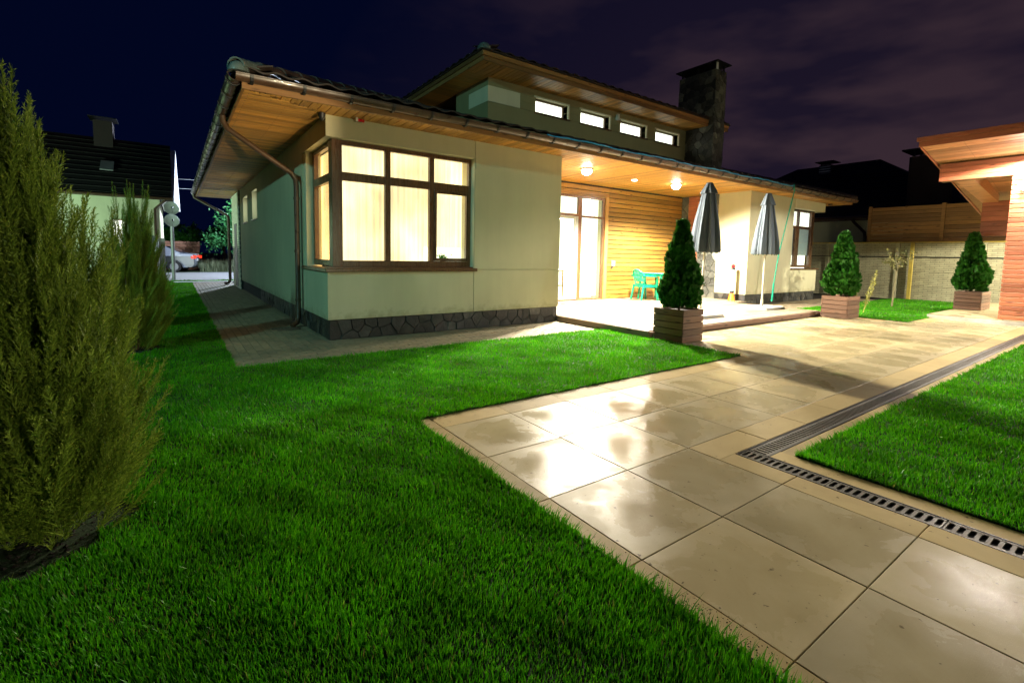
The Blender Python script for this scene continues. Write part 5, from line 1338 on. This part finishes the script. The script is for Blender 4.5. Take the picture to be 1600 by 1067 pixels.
# young tree and yellow flowering stems
def leafcloud(pts, size, seed, mat, name='crown'):
    rs = np.random.default_rng(seed); V, L = [], []; F0 = []
    n = len(pts); out = np.empty((n, 4, 3))
    for i, p in enumerate(pts):
        d = rs.normal(0, 1, 3); d /= np.linalg.norm(d); e = np.cross(d, rs.normal(0, 1, 3)); e /= np.linalg.norm(e); s_ = size*rs.uniform(.6, 1.3)
        out[i] = [p-d*s_, p+e*s_*.42, p+d*s_, p-e*s_*.42]
    return mesh_from(out.reshape(-1, 3), np.arange(n*4).astype(np.int32), 4, n, name, mat)
yt = thing('young_tree', 'thin young tree with a sparse crown on the far lawn', 'tree', (14.87, 1.64, 0))
rs = np.random.default_rng(4)
tr = MB(); tr.tube([(0, 0, -.02), (.02, -.01, .5), (.03, -.03, 1.0), (.05, -.04, 1.25)], [.024, .02, .015, .008], 8)
cp_ = []
for k in range(18):
    a = k*2.4; l = rs.uniform(.2, .5); zt = rs.uniform(1.05, 1.62); e = (.05+math.cos(a)*l, -.04+math.sin(a)*l, zt); z0 = rs.uniform(.9, 1.22)
    tr.tube([(.04, -.035, z0), (.05+math.cos(a)*l*.5, -.04+math.sin(a)*l*.5, (z0+zt)/2+.05), e], [.007, .005, .002], 4)
    for q in range(13): u = rs.uniform(.3, 1.05); cp_.append(np.array([.05+math.cos(a)*l*u, -.04+math.sin(a)*l*u, z0+(zt-z0)*u+.03])+rs.normal(0, .03, 3))
part('trunk', tr, 'palebark', yt, local=True); part('crown', leafcloud(cp_, .045, 2, 'oliveleaf'), None, yt, local=True)
for (lx, ly, hh, dx, lab) in ((12.02, 1.60, .90, .12, 'shorter pale flowering stem right beside the planter'), (12.15, 1.42, 1.08, .62, 'taller leaning pale flowering stem by the planter')):
    fp_ = thing('flowering_stem', lab, 'plant', (lx, ly, 0), 'pale flowering stems')
    st = MB(); cps = []
    for k in range(3):
        o_ = (k-1)*.03; P = lambda u: np.array([dx*u+o_*u*2, .02*math.sin(5*u+k), hh*(1-.07*k)*u]); st.tube([tuple(P(u)) for u in (0, .25, .5, .75, 1)], [.006, .006, .005, .004, .002], 5)
        for q in range(60):
            u = rs.uniform(.2, 1); cps.append(P(u)+rs.normal(0, .022, 3))
    part('stem', st, 'paleleaf', fp_, local=True); part('leaves', leafcloud(cps, .028, 5, 'paleleaf', 'leaves'), None, fp_, local=True)

# potted plant on the bay window sill
pt = thing('potted_plant', 'small green houseplant on the inner sill behind the curtain hem', 'houseplant', (2.12, 4.17, 1.12))
part('pot', MB().lathe([(.04, 0), (.05, .03)], seg=12), 'white', pt, local=True)
part('leaves', leafcloud([np.array([rs.normal(0, .045), rs.normal(0, .03), abs(rs.normal(.07, .03))]) for _ in range(130)], .022, 9, 'wetleaf', 'leaves'), None, pt, local=True)

# ================================================================== LEFT BACKGROUND
solo('road', MB().box(-30, 30, 19.2, 27.6, -.06, .004), 'asphalt', kind='structure')
solo('path', MB().box(-1.6, 2.5, 18.3, 18.8, -.06, .02), 'concrete', kind='structure')
vg = MB().box(-30, 30, 27.6, 40, -.06, .03); solo('verge', vg, 'lawnbase', kind='structure')
vp = np.stack([RNG.uniform(-12, 12, 9000), RNG.uniform(18.85, 19.15, 9000), np.full(9000, 20.)], 1)
vp2 = np.stack([RNG.uniform(-.4, 2.2, 9000), RNG.uniform(27.8, 30, 9000), np.full(9000, 28.)], 1)
o = bpy.data.objects.new('verge_grass', blades(vp, .04, .09, 'grass', 'verge_grass')); link(o); o['kind'] = 'stuff'
o = bpy.data.objects.new('tall_grass', blades(vp2, .35, .8, 'drygrass', 'tall_grass')); link(o); o['kind'] = 'stuff'
sf = thing('street_fence', 'reddish horizontal board fence across the road behind the car', 'fence', (-1, 30, 0))
sbm = MB().box(-8.5, -.33, 0, .03, 0, .15, .004).mesh('board', 'woodred')
for k in range(10): part('board', sbm, None, sf, (0, 30.1, .05+.163*k))
gpm = MB().box(-.05, .05, 0, .08, 0, 1.68).mesh('post', 'black')
for k in range(4): part('post', gpm, None, sf, (-.38-2.2*k, 30.14, 0))
# neighbour house left
lh = thing('neighbour_house', 'pale green lit neighbour house with dark tiled roof behind the junipers', 'house', (-5, 20, 0))
part('wall', MB().box(-9.5, -1.95, 20, 27, 0, 3.12), 'plaster_light', lh)
ro = MB(); ro.prism([(19.5, 3.08), (19.5, 3.18), (23.4, 5.78), (27.5, 3.18), (27.5, 3.08), (23.4, 5.66)], 'x', -10.2, -1.55); lr = part('roof', ro, 'nroof', lh)
tcs = MB()
for k in range(12): tcs.box(-10.2, -1.56, 19.55+k*.32, 19.60+k*.32, 3.20+k*.2133, 3.245+k*.2133)
o = part('tile_course', tcs, 'nroof', lr); o['kind'] = 'stuff'
gb = MB().poly([(-1.50, 19.6, 3.02), (-1.22, 27.0, 3.12), (-1.36, 23.4, 5.6), (-1.9, 19.6, 3.02), (-1.9, 27.0, 3.12), (-1.9, 23.4, 5.6)], [(0, 1, 2), (5, 4, 3), (0, 2, 5, 3), (1, 4, 5, 2), (0, 3, 4, 1)])
part('gable', gb, 'dishm', lh, label='pale boarded gable end')
part('gutter', MB().tube([(-10.2, 19.42, 3.12), (-1.55, 19.42, 3.12)], .06, 8), 'gutter', lh); part('downpipe', MB().tube([(-1.75, 19.42, 3.08), (-2.1, 19.92, 2.75), (-2.12, 19.93, .1)], .045, 8), 'gutter', lh)
lc = part('chimney', MB().box(-4.05, -3.45, 22.7, 23.5, 4.9, 6.35), 'nbrick', lh); part('chimney_cap', MB().box(-4.2, -3.3, 22.6, 23.6, 6.45, 6.48), 'black', lc)
part('skylight', MB().prism([(20.9, 4.16), (21.5, 4.56), (21.5, 4.60), (20.9, 4.20)], 'x', -3.75, -3.35), 'grey', lh)
wn_ = part('window', MB().box(-3.4, -3.0, 19.96, 19.99, .9, 2.3), 'frame', lh); part('pane', MB().box(-3.36, -3.04, 19.94, 19.958, .95, 2.25), 'litwhite', wn_)
def dish(loc, label):
    t = thing('satellite_dish', label, 'satellite dish', loc, 'satellite dishes')
    r = Euler((math.radians(78), 0, math.radians(16)))
    part('reflector', MB().lathe([(.012, 0), (.10, .006), (.18, .022), (.245, .045), (.25, .04), (.18, .012), (.01, -.012)], seg=28), 'dishm', t, (0, 0, 0), r, local=True, smooth=True)
    part('arm', MB().tube([(0, .0, -.22), (.03, -.25, -.12), (.04, -.30, -.02)], .012, 6), 'grey', t, local=True)
    part('feed', MB().tube([(.04, -.30, -.03), (.03, -.24, .03)], .028, 8), 'black', t, local=True)
    part('bracket', MB().tube([(0, .02, 0), (0, .22, 0)], .02, 6), 'grey', t, local=True)
dish((-1.59, 19.5, 2.78), 'upper white satellite dish on the mast beside the neighbour house'); dish((-1.59, 19.5, 2.31), 'lower white satellite dish on the mast beside the neighbour house')
solo('mast', MB().tube([(-1.59, 19.74, 0), (-1.59, 19.74, 3.0)], .06, 10), 'grey', 'grey mast carrying two satellite dishes', 'mast', loc=(-1.59, 19.74, 0), smooth=True)
gt = thing('boundary_fence', 'purple grey panel fence end between the junipers and the road', 'fence', (-1.9, 17, 0))
for k in range(3): part('panel', MB().box(-2.04, -2.0, 13.0+2.0*k, 14.9+2.0*k, .05, 1.50, .004), 'grey', gt)
for k in range(4): part('post', MB().box(-2.07, -1.98, 12.9+2.0*k, 13.0+2.0*k, 0, 1.60), 'grey', gt)
part('end_panel', MB().box(-2.0, -1.82, 18.93, 18.99, .02, 1.62), 'grey', gt)

# parked car
car = thing('silver_car', 'silver blue saloon car on the street, tail towards the right', 'car', (-2.6, 28.6, 0))
prof = [(-2.2, .32), (-2.25, .62), (-2.1, .78), (-1.1, .92), (-.35, 1.36), (.85, 1.38), (1.55, 1.04), (2.12, .98), (2.2, .80), (2.22, .45), (2.1, .28), (1.72, .26), (1.66, .44), (1.5, .58), (1.28, .60), (1.06, .5), (.96, .26), (-1.0, .26), (-1.08, .46), (-1.28, .58), (-1.5, .56), (-1.68, .4), (-1.72, .28)]
cbm = MB()
def lay(w, inset):
    return [(x, w, z if z < .95 else .95+(z-.95)) for x, z in prof]
n = len(prof); ws = [(-.86, 0), (-.80, 1), (.80, 1), (.86, 0)]
vs = []
for yv, up_ in ((-.62, 2), (-.80, 1), (-.86, 0), (.86, 0), (.80, 1), (.62, 2)):
    for x, z in prof:
        zz = z; xx = x
        if up_ == 0: zz = min(z, .86)
        if up_ == 1: zz = min(z, .97)
        vs.append((xx, yv, zz))
f = []
for j in range(5):
    for i in range(n): f.append((j*n+i, j*n+(i+1) % n, (j+1)*n+(i+1) % n, (j+1)*n+i))
f += [tuple(range(n))[::-1], tuple(5*n+i for i in range(n))]
cbm.poly(vs, f); part('body', cbm, 'carpaint', car, local=True, smooth=True)
gw = MB(); gw.poly([(-.95, -.70, .98), (1.4, -.70, 1.06), (.82, -.63, 1.33), (-.32, -.63, 1.31), (-.95, -.66, .98), (1.4, -.66, 1.06), (.82, -.6, 1.33), (-.32, -.6, 1.31)], [(0, 1, 2, 3), (7, 6, 5, 4), (0, 4, 5, 1), (1, 5, 6, 2), (2, 6, 7, 3), (3, 7, 4, 0)])
part('side_window', gw, 'carglass', car, local=True)
part('rear_window', MB().poly([(.92, -.55, 1.372), (.92, .55, 1.372), (1.5, .62, 1.09), (1.5, -.62, 1.09), (.9, 0, 1.2)], [(0, 3, 2, 1), (0, 4, 3), (1, 2, 4), (0, 1, 4), (2, 3, 4)]), 'carglass', car, local=True)
MT['taillight'] = m_plain('red_tail_light', (.6, .02, .01), .2, emit=(1, .06, .02), strength=1.2)
for sgn in (-1, 1): part('taillight', MB().box(2.08, 2.235, sgn*.62-.22, sgn*.62+.22, .74, .90, .02), 'taillight', car, local=True)
part('number_plate', MB().box(2.225, 2.24, -.25, .25, .60, .71), 'white', car, local=True)
for x in (-1.38, 1.32):
    for sgn in (-1, 1):
        wh = part('wheel', MB().tube([(x, sgn*.70, .31), (x, sgn*.87, .31)], .31, 20), 'tyre', car, local=True); part('rim', MB().tube([(x, sgn*.84, .31), (x, sgn*.875, .31)], .2, 16), 'grey', wh, local=True)
car.rotation_euler = (0, 0, math.radians(-14)); car.location = (-2.65, 28.75, 0.0)
# street tree, bush, dark far trees
def treecrown(c, rad, n, size, seed, mat):
    rs = np.random.default_rng(seed); P = []
    cl = [rs.normal(0, .45, 3)*np.array(rad) for _ in range(18)]
    for _ in range(n):
        q = cl[rs.integers(18)]+rs.normal(0, .2, 3)*np.array(rad); P.append(q+np.array(c))
    return leafcloud(P, size, seed, mat)
st_ = thing('street_tree', 'leafy green tree lit beside the back corner of the house', 'tree', (1.6, 27.5, 0))
part('trunk', MB().tube([(0, 0, -.05), (.05, 0, 1.2), (0, 0, 2.4)], [.1, .08, .04], 8), 'bark', st_, local=True); part('crown', treecrown((-.2, 0, 2.3), (1.0, .9, 1.5), 2600, .09, 3, 'streetleaf'), None, st_, local=True)
for i, (x, y, h, r) in enumerate(((-1.2, 45, 3.4, 2.0), (2.2, 48, 4.0, 2.6), (-6, 50, 4.4, 3))):
    dt = thing('distant_tree', ['low dark tree beyond the street fence', 'rounded dark tree beyond the road, right of the fence', 'dark tree beyond the neighbour house'][i], 'tree', (x, y, 0), 'dark trees beyond the road')
    part('trunk', MB().tube([(0, 0, -.1), (0, 0, h*.5)], .12, 6), 'bark', dt, local=True); part('crown', treecrown((0, 0, h*.6), (r*.7, r*.7, h*.35), 1600, .2, i, 'thuja'), None, dt, local=True)
for i, (z, dz) in enumerate(((5.05, 0), (4.55, 0))):
    solo('overhead_wire', MB().tube([(-3.5, 30, z), (3, 27, z-.1)], .012, 4), 'dishm', ['upper thin wire crossing the sky beside the neighbour gable', 'lower thin wire crossing the sky beside the neighbour gable'][i], 'wire', loc=(0, 28.5, z))

# ================================================================== STREET AND GARDEN LAMPS (outside the frame, some added as fill)
def street_lamp(x, y, h, power, col, label, aim, spot=None, r=.12):
    t = thing('street_lamp', label, 'street lamp', (x, y, 0), 'street lamps')
    part('pole', MB().tube([(0, 0, 0), (0, 0, h)], [.06, .04], 10), 'grey', t, local=True, smooth=True)
    part('head', MB().box(-.16, .16, -.16, .16, h, h+.08, .01), 'black', t, local=True)
    part('lens', MB().box(-.13, .13, -.13, .13, h-.02, h-.001), 'lampglass', t, local=True)
    point_light('lamp_light', (x, y, h-.2), power, col, r, t, spot, aim)
street_lamp(1.5, -9.0, 1.6, 1200, (1.0, .96, .64), 'unseen fill lamp added behind the camera beyond the lawn', (3, 3, 1.2), None, .15)  # added fill for foreground, bay wall and eave soffit
street_lamp(-8.5, -1.5, 6.5, 2800, (.32, .92, .86), 'cool street lamp on the left beyond the lawn', (.2, 6.5, 1.2), 55, .10)
street_lamp(2.8, 24.2, 5.4, 7000, (.70, .82, 1.0), 'white street lamp behind the house over the road', (-1, 24, 0), 165, .15)
street_lamp(-6.2, 15.5, 2.0, 1700, (.60, 1.0, .68), 'garden lamp in front of the neighbour house', (-4, 20, 1.5), 150, .1)
t = thing('eave_fill_spot', 'unseen fill light added behind the camera, aimed at the eave', 'spotlight', (1.2, -5.5, 0))  # added out of view to put warm light on the eave boards
part('spike', MB().tube([(0, 0, 0), (0, 0, .14)], .015, 8), 'black', t, local=True); part('housing', MB().tube([(.02, -.06, .14), (-.01, .03, .20)], [.05, .06], 14), 'black', t, local=True)
point_light('spot_light', (1.2, -5.42, .24), 2800, (1, .80, .50), .05, t, 15, (-.95, 4.6, 3.1), 0.6)
